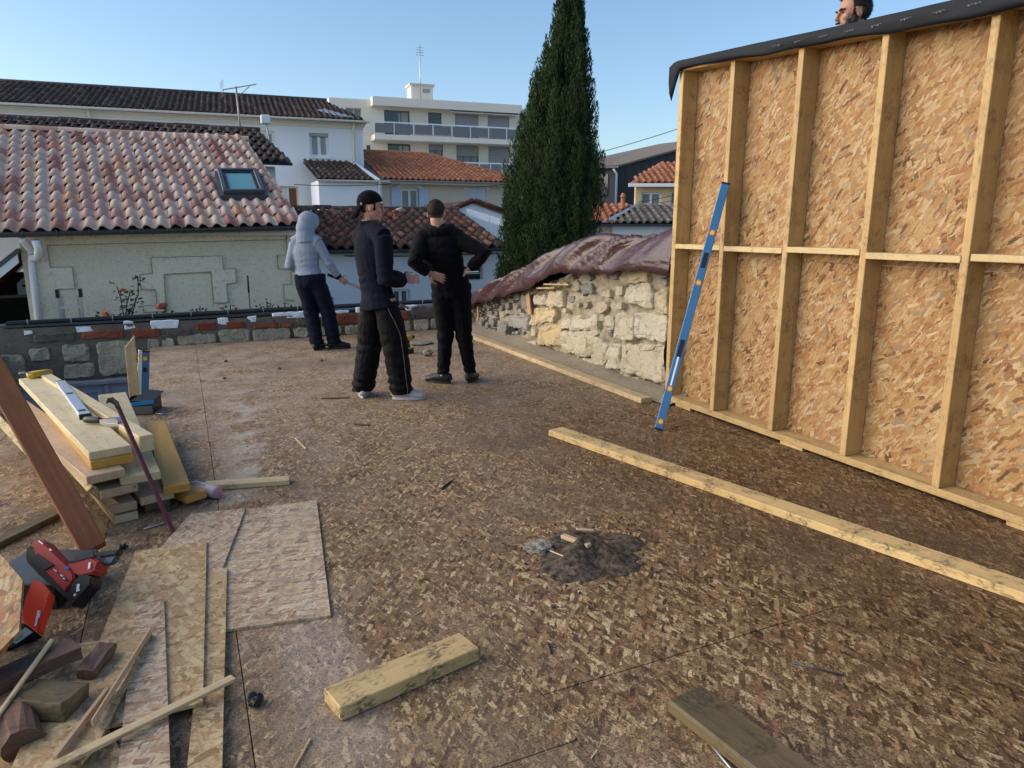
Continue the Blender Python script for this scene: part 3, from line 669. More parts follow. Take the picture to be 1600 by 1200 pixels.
# ------------------------------------------------------------------ mossy roof behind
h2 = empty('mossy_roof_house', (-1, 20, GZ), 'house showing only a strip of black mossy tile roof behind the stone house', 'house')
slab('roof_deck', [(-5, 17.9, 2.96), (2.55, 17.9, 2.96), (2.05, 20.1, 3.86), (-5, 20.1, 3.86)], .06, M['zinc'], h2)
box('wall', (-5, 18.3, GZ), (2.2, 22, 2.9), M['plaster_white'], h2)
slab('roof_back', [(2.05, 20.1, 3.86), (2.4, 22.4, 2.9), (-5, 22.4, 2.9), (-5, 20.1, 3.86)], .06, M['tile_dark'], h2)
tile_roof(h2, (-4.1, 17.82, 2.97), (1, 0, 0), (0, 2.2, .9), 33, 7, .2, .345, M['tile_dark'], shear=-.07, h=.06, jit=.012)
for i in range(16):
    a = Vector((-4.3 + i * .40, 20.1, 3.92 + random.uniform(-.01, .015)))
    bm = bmesh.new(); rg = [[bm.verts.new(a + Vector((dx, .1 * math.cos(math.pi * k / 6), .1 * math.sin(math.pi * k / 6) - .03))) for k in range(7)] for dx in (0, .41)]
    for k in range(6): bm.faces.new((rg[0][k], rg[0][k + 1], rg[1][k + 1], rg[1][k]))
    from_bm('ridge_tile', bm, M['tile_dark'], h2, smooth=True)

# antennas on the mossy roof
an = empty('television_antenna', (1.7, 20.2, 3.9), 'rake-like television antenna on a mast above the mossy roof', 'antenna')
MR = mat_plain('rusty_galvanised', (.36, .30, .24), .5, .3, 8, .4, .5)
tube('mast', [(1.65, 20.2, 3.7), (1.62, 20.2, 4.95)], .022, MR, an, 6)
tube('boom', [(1.28, 20.1, 4.83), (2.12, 20.3, 5.06)], .014, MR, an, 5)
bm = bmesh.new()
for k in range(15):
    p = Vector((1.6, 20.17, 4.92)).lerp(Vector((2.12, 20.3, 5.06)), k / 14); add_tube(bm, [p + Vector((.02, -.10, -.01)), p + Vector((-.02, .1, .01))], .005, 4)
for sgn in (-1, 1):
    for k in range(5): add_tube(bm, [(1.30, 19.8, 4.85 + sgn * .035 * (k + 1)), (1.26, 20.4, 4.85 + sgn * .035 * (k + 1))], .005, 4)
from_bm('element_rods', bm, MR, an)
tube('strut', [(1.63, 20.2, 4.7), (1.95, 20.26, 4.99)], .009, MR, an, 5)
an2 = empty('panel_antenna', (2.3, 19.3, 3.2), 'white box antenna on a thin bent pole beside the television antenna', 'antenna')
tube('pole', [(2.28, 19.2, 3.1), (2.17, 19.25, 4.0)], .018, MR, an2, 6)
box('panel', (2.05, 19.15, 3.97), (2.27, 19.3, 4.18), M['white_paint'], an2, .02)

# ------------------------------------------------------------------ long white building
A_ = -4.0
F3 = fr((6.62, 28.0, 0), A_)
h3 = empty('long_white_building', (0, 29, GZ), 'long white building under a dark brown tiled roof at the back left', 'building')
ops = [(-1.96, -1.27, 4.05, 4.9), (-3.78, -3.18, 4.2, 4.9), (-3.13, -2.47, 2.2, 2.98)]
wall_open('wall', -22, 0, GZ, 5.1, .3, ops, M['plaster_white'], h3, F3)
box('side_wall', (-.3, .301, GZ), (-.002, 6, 5.1), M['plaster_white'], h3, mw=F3)
for k, (z0, z1, d) in enumerate(((5.1, 5.2, .06), (5.2, 5.28, .14), (5.28, 5.34, .22))): box('cornice', (-22, -d, z0), (d * .6, .3, z1), M['plaster_shade'], h3, mw=F3)
for o in ops[:2]: window(h3, F3, *o, mull=1, fw=.09, gm='shutter_grey')
box('shutter_box', (-1.965, .02, 4.78), (-1.265, .09, 4.896), M['shutter_grey'], h3, mw=F3)
box('sill', (-2.05, -.06, 3.99), (-1.2, .1, 4.045), M['plaster_white'], h3, mw=F3)
window(h3, F3, *ops[2], mull=0, fm='plaster_cream', gm='glass_dark')
box('curtain', (-3.05, .12, 2.25), (-2.8, .14, 2.92), M['white_paint'], h3, mw=F3)
box('cupboard_door', (-2.78, .115, 2.25), (-2.52, .135, 2.92), mat_plain('brown_wood', (.16, .075, .03), .5), h3, mw=F3)
P3 = lambda x, y, z: F3 @ Vector((x, y, z))
slab('roof_deck', [P3(-22, -.4, 5.33), P3(.12, -.4, 5.33), P3(-.9, 3.1, 6.5), P3(-22, 3.1, 6.5)], .06, M['zinc'], h3)
slab('roof_hip', [P3(.12, -.4, 5.33), P3(.12, 6.5, 5.33), P3(-.9, 3.1, 6.5)], .06, M['tile_dark'], h3)
slab('roof_back', [P3(.12, 6.5, 5.33), P3(-22, 6.5, 5.33), P3(-22, 3.1, 6.5), P3(-.9, 3.1, 6.5)], .06, M['tile_dark'], h3)
u3 = F3.to_3x3() @ Vector((1, 0, 0)); v3 = F3.to_3x3() @ Vector((0, 3.5, 1.17))
tile_roof(h3, P3(-13, -.42, 5.34), u3, v3, 66, 11, .2, .335, M['tile_dark'], limit=0, h=.065, n=5, keep=lambda c, r: -13 + c * .2 + .1 < .05 - r * .1)
slab('zinc_valley', [P3(-1.55, .75, 5.82), P3(-.75, -.2, 5.50), P3(-.32, -.2, 5.50), P3(-1.25, 1.1, 5.93)], .03, M['zinc_pale'], h3)
tube('ridge_line', [P3(-22, 3.1, 6.54), P3(-.9, 3.1, 6.54)], .09, M['tile_dark'], h3, 8)
gutter(h3, P3(-22, -.48, 5.34), P3(.2, -.48, 5.34), .07, 'plaster_shade')
tube('downpipe', [P3(-.35, -.3, 5.3), P3(-.35, -.08, 5.05), P3(-.35, -.07, 3.0)], .05, M['plaster_shade'], h3, 8)
tube('downpipe', [P3(-9.0, -.3, 5.3), P3(-9.0, -.08, 5.05), P3(-9.0, -.07, GZ)], .05, M['plaster_shade'], h3, 8)

# extension with dark tile roof
F4 = Matrix.Translation((4.53, 26.0, 0))
h4 = empty('white_extension', (5.6, 27, GZ), 'small white annex with a dark tile lean-to roof against the long white building', 'building')
box('wall', (4.53, 26.0, GZ), (6.75, 27.6, 3.08), M['plaster_white'], h4)
slab('roof_deck', [(4.5, 25.85, 3.10), (6.95, 25.85, 3.10), (6.35, 27.9, 3.84), (4.35, 27.9, 3.84)], .05, M['zinc'], h4)
tile_roof(h4, (4.52, 25.82, 3.11), (1, 0, 0), (0, 2.05, .74), 9, 7, .215, .325, M['tile_dark'], shear=-.025, h=.06)
slab('verge_flashing', [(6.5, 25.83, 3.17), (6.66, 25.83, 3.17), (6.2, 27.9, 3.95), (6.06, 27.9, 3.95)], .05, M['white_paint'], h4)
gutter(h4, (4.45, 25.78, 3.10), (7.0, 25.78, 3.12), .06, 'plaster_shade')
tube('downpipe', [(6.66, 25.8, 3.1), (6.66, 25.94, 2.95), (6.66, 25.94, GZ)], .05, M['white_paint'], h4, 8)

# ------------------------------------------------------------------ terracotta hip roof house
h5 = empty('terracotta_roof_house', (9.8, 29, GZ), 'beige house with bright terracotta hip roof and pale blue shutters', 'house')
F5 = Matrix.Translation((0, 27.0, 0))
ops = [(7.74, 8.44, 2.08, 2.93), (10.46, 11.24, 2.2, 2.99)]
wall_open('wall', 6.95, 12.75, GZ, 3.2, .3, ops, M['plaster_cream'], h5, F5)
window(h5, F5, *ops[0], y=.08, mull=1, fw=.07, gm='glass_grey')
M['shutter_blue'] = mat_plain('pale_blue_shutter', (.50, .58, .70), .6, .06, 4)
for a, b in ((7.36, 7.735), (8.445, 8.82)):
    s = box('shutter', (a, 26.955, 2.12), (b, 26.995, 2.95), M['shutter_blue'], h5)
    bm = bmesh.new()
    for z in (2.2, 2.82): add_box(bm, (a + .02, 26.93, z), (b - .02, 26.953, z + .05))
    from_bm('batten', bm, M['shutter_blue'], s)
s = box('shutter', (10.47, 27.02, 2.21), (10.845, 27.06, 2.985), M['shutter_blue'], h5); s = box('shutter', (10.855, 27.02, 2.21), (11.23, 27.06, 2.985), M['shutter_blue'], h5)
for xc, w, zt in ((8.09, .52, 2.97), (10.85, .56, 3.0)):
    bm = bmesh.new(); n = 12
    out = [(xc + w * math.cos(math.pi * k / n), zt - .03 + .22 * math.sin(math.pi * k / n)) for k in range(n + 1)]
    inn = [(xc + (w - .12) * math.cos(math.pi * k / n), zt - .03 + .09 * math.sin(math.pi * k / n)) for k in range(n + 1)]
    add_prism(bm, out + inn[::-1], .02, Matrix(((1, 0, 0, 0), (0, 0, -1, 26.998), (0, 1, 0, 0), (0, 0, 0, 1))))
    from_bm('arch_lintel', bm, M['plaster_shade'], h5)
slab('roof_deck', [(6.75, 26.55, 3.20), (12.95, 26.55, 3.20), (10.05, 31, 4.56), (6.75, 31, 4.56)], .06, M['tile_terra'], h5)
slab('roof_hip', [(12.95, 26.55, 3.20), (12.95, 35, 3.20), (10.05, 31, 4.56)], .06, M['tile_terra'], h5)
slab('roof_back', [(12.95, 35, 3.2), (6.75, 35, 3.2), (6.75, 31, 4.56), (10.05, 31, 4.56)], .06, M['tile_terra'], h5)
tile_roof(h5, (6.95, 26.5, 3.21), (1, 0, 0), (0, 4.45, 1.36), 28, 14, .21, .333, M['tile_terra'], limit=0, h=.06, n=5, keep=lambda c, r: 6.95 + c * .21 < 12.75 - r * .205)
tube('hip_ridge', [(6.7, 31, 4.62), (10.05, 31, 4.62), (12.95, 26.55, 3.26)], .08, M['tile_terra'], h5, 8)
gutter(h5, (6.9, 26.45, 3.20), (13.0, 26.45, 3.20), .06, 'zinc_pale')
box('fascia', (6.95, 26.6, 3.08), (12.8, 26.64, 3.19), M['plaster_shade'], h5)
slab('neighbour_roof_strip', [(6.68, 26.5, 3.20), (6.93, 26.5, 3.20), (6.93, 31, 4.6), (6.3, 31, 4.6)], .05, M['tile_dark'], h5)

# ------------------------------------------------------------------ apartment building with balconies
F6 = fr((8.77, 45.25, 0), -4.3)
h6 = empty('apartment_block', (15, 46, GZ), 'cream flat-roofed apartment block with long glass-fronted balconies', 'apartment block')
W6 = [(.95, 1.9, 7.7, 8.5, 'w'), (3.25, 4.85, 7.0, 8.5, 'd'), (6.0, 6.88, 7.62, 8.5, 'd'), (7.75, 9.3, 7.0, 8.5, 's'), (9.92, 11.4, 7.0, 8.5, 's'), (12.1, 13.1, 7.6, 8.6, 'd'),
      (3.4, 4.85, 5.3, 6.55, 'd'), (6.0, 6.92, 5.7, 6.62, 'h'), (7.8, 9.3, 4.9, 6.62, 'h'), (9.95, 11.4, 4.9, 6.65, 's'), (2.1, 2.35, 5.4, 6.4, 'd')]
wall_open('wall', 0, 16, GZ, 9.0, .4, [w[:4] for w in W6], M['plaster_shade'], h6, F6)
box('side_wall', (.002, .401, GZ), (.4, 9, 9.0), M['plaster_shade'], h6, mw=F6); box('roof_slab', (.05, .3, 8.95), (16, 9, 9.08), M['plaster_shade'], h6, mw=F6)
box('parapet_band', (2.45, -.75, 8.62), (12.0, -.003, 9.12), M['plaster_shade'], h6, mw=F6)
for a, b, c, d, k in W6:
    w = window(h6, F6, a, b, c, d, y=.15, fm='glass_dark' if k != 'w' else 'plaster_cream', gm='glass_grey' if k in 'wh' else 'glass_dark', mull=2 if b - a > 1.3 else 1, fw=.05)
    if k in 'sh':
        z = c + (.02 if k == 's' else .62 * (d - c))
        bm = bmesh.new(); zz = z
        while zz < d - .02: add_box(bm, (a + .03, .06, zz), (b - .03, .09, min(zz + .085, d - .01))); zz += .095
        from_bm('roller_shutter', bm, M['shutter_grey'], h6, F6)
    if k == 'd' and b - a > 1.3: box('curtain', (b - .7, .16, c + .1), (b - .1, .172, d - .1), M['shutter_grey'], h6, mw=F6)
for zb, x0, x1 in ((6.62, 2.4, 11.95), (4.45, 5.9, 11.95)):
    bal = box('balcony', (x0, -1.3, zb), (x1, -.003, zb + .3), M['plaster_shade'], h6, mw=F6)
    n = 8; w = (x1 - x0) / n
    for k in range(n): box('rail_panel', (x0 + k * w + .05, -1.25, zb + .38), (x0 + (k + 1) * w - .05, -1.22, zb + .92), M['smoked'], bal, mw=F6)
    bm = bmesh.new(); add_box(bm, (x0, -1.27, zb + .96), (x1, -1.2, zb + 1.03))
    for k in range(n + 1): add_box(bm, (x0 + k * w - .025, -1.255, zb + .3), (x0 + k * w + .025, -1.215, zb + .96))
    from_bm('handrail', bm, M['alu'], bal, F6)
for a, b in ((7.3, 9.45), (9.6, 11.9)):
    slab('awning', [F6 @ Vector(p) for p in ((a, -.05, 8.58), (b, -.05, 8.58), (b, -.7, 8.48), (a, -.7, 8.48))], .04, M['white_paint'], h6)
box('balcony_ledge', (2.8, -.3, 5.12), (5.9, -.003, 5.3), M['plaster_cream'], h6, mw=F6)
ch = box('chimney', (5.15, .8, 9.08), (6.55, 2.0, 10.15), M['plaster_shade'], h6, mw=F6)
box('chimney_cap', (5.05, .7, 10.15), (6.65, 2.1, 10.27), M['plaster_cream'], ch, mw=F6); box('vent', (5.9, .79, 9.75), (6.35, .799, 10.0), M['shutter_grey'], ch, mw=F6)
ra = empty('roof_mast', tuple(F6 @ Vector((5.7, .6, 9.08))), 'thin antenna mast beside the chimney of the apartment block', 'antenna')
tube('mast', [F6 @ Vector((5.7, .6, 9.08)), F6 @ Vector((5.72, .6, 12.5))], .03, M['steel'], ra, 6)
bm = bmesh.new()
for k in range(4): add_tube(bm, [F6 @ Vector((5.45 + .02 * k, .6, 11.9 + .15 * k)), F6 @ Vector((5.98 - .02 * k, .6, 11.9 + .15 * k))], .014, 4)
from_bm('element_rods', bm, M['steel'], ra)

# ------------------------------------------------------------------ low house behind the people
h7 = empty('low_tiled_house', (4.4, 16, GZ), 'low white house with old dark red tile roof just behind the three men', 'house')
F7 = Matrix.Translation((0, 14.75, 0))
ops = [(3.98, 4.36, -.25, .22), (5.50, 6.05, .36, .66), (2.42, 2.75, -.4, .1)]
wall_open('wall', 1.9, 6.6, GZ, 1.02, .25, ops, M['plaster_white'], h7, F7)
window(h7, F7, *ops[0], y=.1, mull=1, fw=.05); window(h7, F7, *ops[1], y=.18, mull=0, fw=.03, fm='zinc'); window(h7, F7, *ops[2], y=.1, mull=1, fw=.05)
box('bar', (5.52, 14.80, .49), (6.03, 14.82, .51), M['white_paint'], h7)
box('side_wall', (6.35, 15.01, GZ), (6.598, 20, 1.02), M['plaster_white'], h7)
slab('roof_deck', [(1.7, 14.5, 1.06), (6.55, 14.5, 1.06), (6.5, 17.5, 1.87), (1.7, 17.5, 1.87)], .05, M['zinc'], h7)
slab('roof_back', [(6.5, 17.5, 1.87), (6.5, 21, 1.0), (1.7, 21, 1.0), (1.7, 17.5, 1.87)], .05, M['tile_dark'], h7)
tile_roof(h7, (1.72, 14.46, 1.07), (1, 0, 0), (0, 3.0, .81), 22, 9, .218, .34, M['tile_low'], h=.07, jit=.014)
for i in range(12):
    a = Vector((1.7 + i * .40, 17.52, 1.93 + random.uniform(-.008, .012)))
    bm = bmesh.new(); rg = [[bm.verts.new(a + Vector((dx, .1 * math.cos(math.pi * k / 6), .1 * math.sin(math.pi * k / 6) - .03))) for k in range(7)] for dx in (0, .41)]
    for k in range(6): bm.faces.new((rg[0][k], rg[0][k + 1], rg[1][k + 1], rg[1][k]))
    from_bm('ridge_tile', bm, M['tile_dark'], h7, smooth=True)
gutter(h7, (1.7, 14.42, 1.05), (6.65, 14.42, 1.05), .07, 'zinc', 9)
tube('cable_run', [(3.0, 14.72, .93), (4.5, 14.72, .90), (6.5, 14.72, .93)], .012, M['zinc'], h7, 5)
for (x, y, z, s) in ((4.62, 16.6, 1.66, 1.0), (5.28, 15.6, 1.42, .8)):
    vp = empty('roof_vent', (x, y, z), 'clay vent pot on the dark red roof, ' + ('left one' if s == 1 else 'right one'), 'vent')
    bm = bmesh.new(); add_tube(bm, [(x, y, z - .02), (x, y, z + .18 * s), (x, y, z + .185 * s), (x, y, z + .23 * s)], [.075 * s, .062 * s, .095 * s, .085 * s], 12)
    from_bm('pot', bm, M['tile_terra'], vp, smooth=False)
    bm = bmesh.new(); add_tube(bm, [(x + .02, y - .01, z + .2 * s), (x + .16 * s, y - .05, z + .26 * s)], [.06 * s, .05 * s], 10)
    from_bm('spout', bm, M['tile_mix'], vp, smooth=True)

# white gable to the right of it
h8 = empty('white_gable_house', (7.6, 19, GZ), 'white gable with brown verge tiles and pale metal flashing left of the cypress', 'house')
slab('wall', [(6.2, 18.0, 1.86), (6.2, 18.0, GZ), (9.2, 18.0, GZ), (9.2, 18.0, 1.42), (7.09, 18.0, 2.14)], .25, M['plaster_white'], h8, (0, -1, 0))
slab('roof', [(6.3, 17.9, 1.90), (7.09, 17.9, 2.19), (7.09, 22, 2.19), (6.3, 22, 1.9)], .07, M['tile_low'], h8)
slab('roof', [(7.09, 17.9, 2.19), (9.4, 17.9, 1.45), (9.4, 22, 1.45), (7.09, 22, 2.19)], .07, M['tile_low'], h8)
for i in range(8):
    a = Vector((7.09 + i * .28, 17.86, 2.22 - i * .09)); d = Vector((.29, 0, -.093))
    tube('verge_tile', [a, a + d], [.045, .04], M['tile_low'], h8, 8)
for i in range(3):
    a = Vector((7.05 - i * .28, 17.86, 2.21 - i * .10)); d = Vector((-.29, 0, -.105)); tube('verge_tile', [a, a + d], [.045, .04], M['tile_low'], h8, 8)
for k in range(3):
    a, b = k / 3 + .004, (k + 1) / 3 - .004
    A, B = Vector((6.75, 17.56, 1.98)), Vector((8.3, 16.6, 1.42))
    p, q = A.lerp(B, a), A.lerp(B, b); slab('flashing_sheet', [p, q, q + Vector((0, 0, -.17)), p + Vector((0, 0, -.17))], .03, M['zinc_pale'] if False else M['foam'], h8)

# ------------------------------------------------------------------ houses on the right, past the cypress
h9 = empty('metal_clad_house', (17, 26, GZ), 'house clad in dark standing-seam metal under a grey roof', 'house')
M['seam'] = mat_plain('dark_standing_seam', (.028, .034, .045), .5, .25, 1.2, .4, .3)
a9, b9, c9 = Vector((16.37, 25.5, 0)), Vector((20.2, 23.8, 0)), Vector((14.9, 27.3, 0))
def face9(p, q, zp, zq): return slab('wall', [p + Vector((0, 0, GZ)), q + Vector((0, 0, GZ)), q + Vector((0, 0, zq)), p + Vector((0, 0, zp))], .1, M['seam'], h9)
face9(a9, b9, 3.88, 5.0); face9(c9, a9, 3.88, 3.88)
d9 = (b9 - a9).normalized(); n9 = Vector((d9.y, -d9.x, 0))
for k in range(13):
    p = a9 + d9 * (k * .33) + n9 * .02; zt = 3.86 + 1.12 * k * .33 / 4.19
    bm = bmesh.new(); add_box(bm, (-.015, -.03, GZ), (.015, .0, zt)); from_bm('seam', bm, M['seam'], h9, Matrix.Translation(p))
slab('roof', [c9 + Vector((-.3, -.2, 3.9)), a9 + Vector((-.1, -.15, 3.93)), b9 + Vector((0, -.15, 5.07)), Vector((19.5, 27.0, 5.07)), Vector((16.9, 28.5, 4.45))], .08, M['tile_grey'], h9)
tube('downpipe', [a9 + Vector((-.25, -.1, 3.8)), a9 + Vector((-.12, -.16, 3.6)), a9 + Vector((-.12, -.16, GZ))], .05, M['zinc_pale'], h9, 8)
gutter(h9, tuple(c9 + Vector((-.32, -.26, 3.86))), tuple(a9 + Vector((-.12, -.22, 3.88))), .06, 'zinc_pale')
dL = (a9 - c9).normalized(); nL = Vector((dL.y, -dL.x, 0)); pw9 = c9.lerp(a9, .72)
box('window', (-.28, -.02, 2.75), (.28, .02, 3.62), M['glass_dark'], h9, mw=Matrix.Translation(pw9 + nL * .02) @ Matrix.Rotation(math.atan2(dL.y, dL.x), 4, 'Z'))

h10 = empty('ochre_house', (14.5, 20.3, GZ), 'ochre house with white window under a red roof, below the metal-clad house', 'house')
an10 = math.degrees(math.atan2(-.56, 1.2)); F10 = fr((13.66, 20.14, 0), an10)
wall_open('wall', 0, 3.5, GZ, 2.82, .25, [(.18, .86, 2.2, 2.62), (1.15, 1.6, 2.2, 2.66)], M['plaster_yellow'], h10, F10)
window(h10, F10, .18, .86, 2.2, 2.62, mull=1, fw=.06, gm='glass_grey'); window(h10, F10, 1.15, 1.6, 2.2, 2.66, mull=1, fw=.05, gm='glass_grey')
slab('roof', [F10 @ Vector(p) for p in ((-.3, -.35, 2.86), (3.6, -.35, 2.86), (3.6, 2.5, 3.75), (1.2, 2.5, 3.75))], .09, M['tile_terra'], h10)
tile_roof(h10, F10 @ Vector((-.25, -.36, 2.88)), F10.to_3x3() @ Vector((1, 0, 0)), F10.to_3x3() @ Vector((0, 2.85, .89)), 17, 8, .21, .35, M['tile_terra'], limit=0, n=5, keep=lambda c, r: c * .21 > r * .18)
box('fascia', (-.3, -.38, 2.77), (3.6, -.34, 2.875), M['white_paint'], h10, mw=F10)

h11 = empty('grey_roof_house', (11.5, 16.6, GZ), 'low white house with patched grey and red tile roof right of the cypress', 'house')
F11 = fr((10.05, 16.3, 0), math.degrees(math.atan2(-.62, 1.4)))
wall_open('wall', .27, 3.2, GZ, 1.56, .25, [(.86, 1.06, 1.08, 1.25), (1.2, 1.42, 1.08, 1.3), (1.48, 1.85, 1.05, 1.3)], M['plaster_white'], h11, F11)
for o in ((.86, 1.06, 1.08, 1.25), (1.2, 1.42, 1.08, 1.3), (1.48, 1.85, 1.05, 1.3)): window(h11, F11, *o, y=.05, mull=0 if o[0] < 1.3 else 1, fw=.03, gm='glass_dark' if o[0] != 1.2 else 'shutter_grey')
box('side_block', (-1.0, .1, GZ), (.268, 2, 1.5), M['plaster_cream'], h11, mw=F11)
u11 = F11.to_3x3() @ Vector((1, 0, 0)); v11 = F11.to_3x3() @ Vector((0, 1.9, .5))
slab('roof', [F11 @ Vector(p) for p in ((-1.0, -.2, 1.58), (3.4, -.2, 1.58), (3.4, 1.7, 2.08), (-1.0, 1.7, 2.08))], .06, M['zinc'], h11)
tile_roof(h11, F11 @ Vector((.28, -.22, 1.6)), u11, v11, 14, 6, .2, .33, M['tile_grey'], keep=lambda c, r: c * .2 > r * .17 - .05)
tile_roof(h11, F11 @ Vector((-.95, -.2, 1.6)), u11, v11, 12, 6, .2, .33, M['tile_terra'], keep=lambda c, r: -.95 + c * .2 <= .28 + r * .17 - .2)
slab('valley_strip', [F11 @ Vector(p) for p in ((-.05, -.22, 1.635), (.14, -.22, 1.635), (1.3, 1.7, 2.16), (1.2, 1.7, 2.16))], .02, M['zinc_pale'], h11)
gutter(h11, tuple(F11 @ Vector((-.2, -.28, 1.58))), tuple(F11 @ Vector((3.4, -.28, 1.58))), .05, 'zinc')
bm = bmesh.new(); add_tube(bm, [F11 @ Vector((.72, 1.2, 1.9)), F11 @ Vector((.72, 1.2, 2.3)), F11 @ Vector((.72, 1.2, 2.31)), F11 @ Vector((.72, 1.2, 2.42))], [.07, .06, .09, .03], 10); from_bm('chimney_pot', bm, M['tile_terra'], h11)

# overhead cables
def cable(label, a, b, sag, r=.012):
    a, b = Vector(a), Vector(b); pts = [a.lerp(b, k / 12) - Vector((0, 0, sag * 4 * (k / 12) * (1 - k / 12))) for k in range(13)]
    tag(tube('overhead_cable', pts, r, M['black_plastic'], None, 5), label, 'cable')
cable('thin black cable crossing the sky right of the cypress', (14.0, 27.5, 4.0), (19.0, 23.4, 5.6), .12, .014)
cable('thin black cable strung across the annex of the long white building', (3.6, 25.2, 2.88), (7.0, 25.6, 3.0), .05, .012)
cable('thin cable across the terracotta roof corner', (9.8, 25.5, 2.95), (13.2, 25.5, 3.45), .1, .012)
cable('upper thin cable in front of the ochre house', (12.9, 18.9, 2.25), (15.0, 18.2, 2.75), .05, .01)
cable('lower thin cable in front of the ochre house', (12.9, 18.9, 2.15), (15.0, 18.2, 2.55), .05, .01)

# ------------------------------------------------------------------ cypress
def mat_leaf(name, stops, rough=.7):
    t = NT(name, rough, .2)
    n = t.noise(t.pos(), 2.2, 3, .6)
    f = t.math('FRACT', t.math('ADD', t.math('MULTIPLY', t.n('NewGeometry').outputs['Random Per Island'], .55), t.math('MULTIPLY', n, .6)))
    t.col(t.ramp(f, stops)); return t.done()
M['cypress'] = mat_leaf('cypress_foliage', [(0, (.012, .022, .008)), (.45, (.022, .042, .012)), (.8, (.040, .066, .018)), (1, (.065, .085, .024))])
M['bark'] = mat_plain('cypress_bark', (.08, .055, .04), .9, .4, 10, bump=.5)
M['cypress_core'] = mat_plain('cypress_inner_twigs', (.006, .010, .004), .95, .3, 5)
ct = empty('cypress_tree', (6.55, 12.45, GZ), 'tall dark green columnar cypress behind the rubble wall', 'tree')
cx0, cy0 = 6.55, 12.45
def crad(z):                                   # silhouette radius by height
    pts = [(-3.2, .85), (-1, .95), (.3, 1.0), (1.2, .98), (1.9, .96), (2.4, .88), (3.0, .74), (3.6, .58), (4.2, .41), (4.8, .25), (5.3, .13), (5.7, .06), (6.1, .02)]
    for (a, ra), (b, rb) in zip(pts, pts[1:]):
        if a <= z <= b: return ra + (rb - ra) * (z - a) / (b - a)
    return .03
rc = random.Random(3); bmL = []; vsL = []; fsL = []; core_pts = []
def cen(z): return Vector((cx0 + .075 * (z - 1.6) + .03 * math.sin(z * 1.7), cy0 - .03 * (z - 1.6), 0))
tube('trunk', [(cx0 - .2, cy0 + .08, GZ)] + [cen(z) + Vector((0, 0, z)) for z in (-1, 1, 2.5, 4, 5)], [.22, .18, .15, .10, .05, .015], M['bark'], ct, 10)
def leaf(p, d, w, l):
    d = d.normalized(); s = d.cross(Vector((rc.uniform(-1, 1), rc.uniform(-1, 1), rc.uniform(-.3, .3))))
    if s.length < 1e-4: return
    s = s.normalized() * w; i = len(vsL)
    vsL.extend((p, p + d * l * .45 + s, p + d * l, p + d * l * .45 - s)); fsL.append((i, i + 1, i + 2, i + 3))
NL = 1080
for k in range(NL):
    z = -1.2 + 6.9 * (k / NL) ** 1.0; a = rc.uniform(0, 2 * math.pi); rr0 = crad(z) * rc.uniform(.52 if z > 2.6 else .68, .90)
    hl = rc.uniform(.42, .85) * (1 if z < 3.6 else .75); lr = rc.uniform(.075, .15) * (1 if z < 3.0 else .75 if z < 4 else .5)
    base = cen(z) + Vector((math.cos(a) * rr0, math.sin(a) * rr0, z)); outv = Vector((math.cos(a), math.sin(a), 0))
    axis = (Vector((0, 0, 1)) + outv * rc.uniform(.02, .16)).normalized()
    nl = int(230 * hl / .6)
    for j in range(nl):
        t_ = rc.random(); prof = math.sin(math.pi * min(1, .12 + t_ * .9)) ** .7; b = rc.uniform(0, 2 * math.pi)
        sv = outv * math.cos(b) + outv.cross(axis) * math.sin(b)
        p = base + axis * (t_ * hl) + sv * lr * prof * rc.uniform(.6, 1.05)
        leaf(p, axis * 1.3 + sv * rc.uniform(.15, .7) + Vector((rc.uniform(-.3, .3), rc.uniform(-.3, .3), 0)), rc.uniform(.004, .009), rc.uniform(.035, .085))
# stray side twigs (left foot) and loose tips
for (px_, pz, n) in ((-.98, .5, 200), (-.9, .85, 160)):
    for j in range(n):
        p = cen(pz) + Vector((px_ + rc.gauss(0, .07), -.25 + rc.gauss(0, .08), pz + rc.gauss(0, .08))); leaf(p, Vector((rc.uniform(-1, .2), rc.uniform(-.5, .5), rc.uniform(.1, 1))), .012, .09)
me = bpy.data.meshes.new('crown'); me.from_pydata([tuple(v) for v in vsL], [], fsL); me.update()
crown = mobj('crown', me, M['cypress'], ct)
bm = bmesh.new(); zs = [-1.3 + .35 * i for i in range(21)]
add_tube(bm, [cen(z) + Vector((0, 0, z)) for z in zs], [max(.02, crad(z) * .64) for z in zs], 18); from_bm('inner_twigs', bm, M['cypress_core'], crown, smooth=True)  # solid near-black core filling the inside of the crown

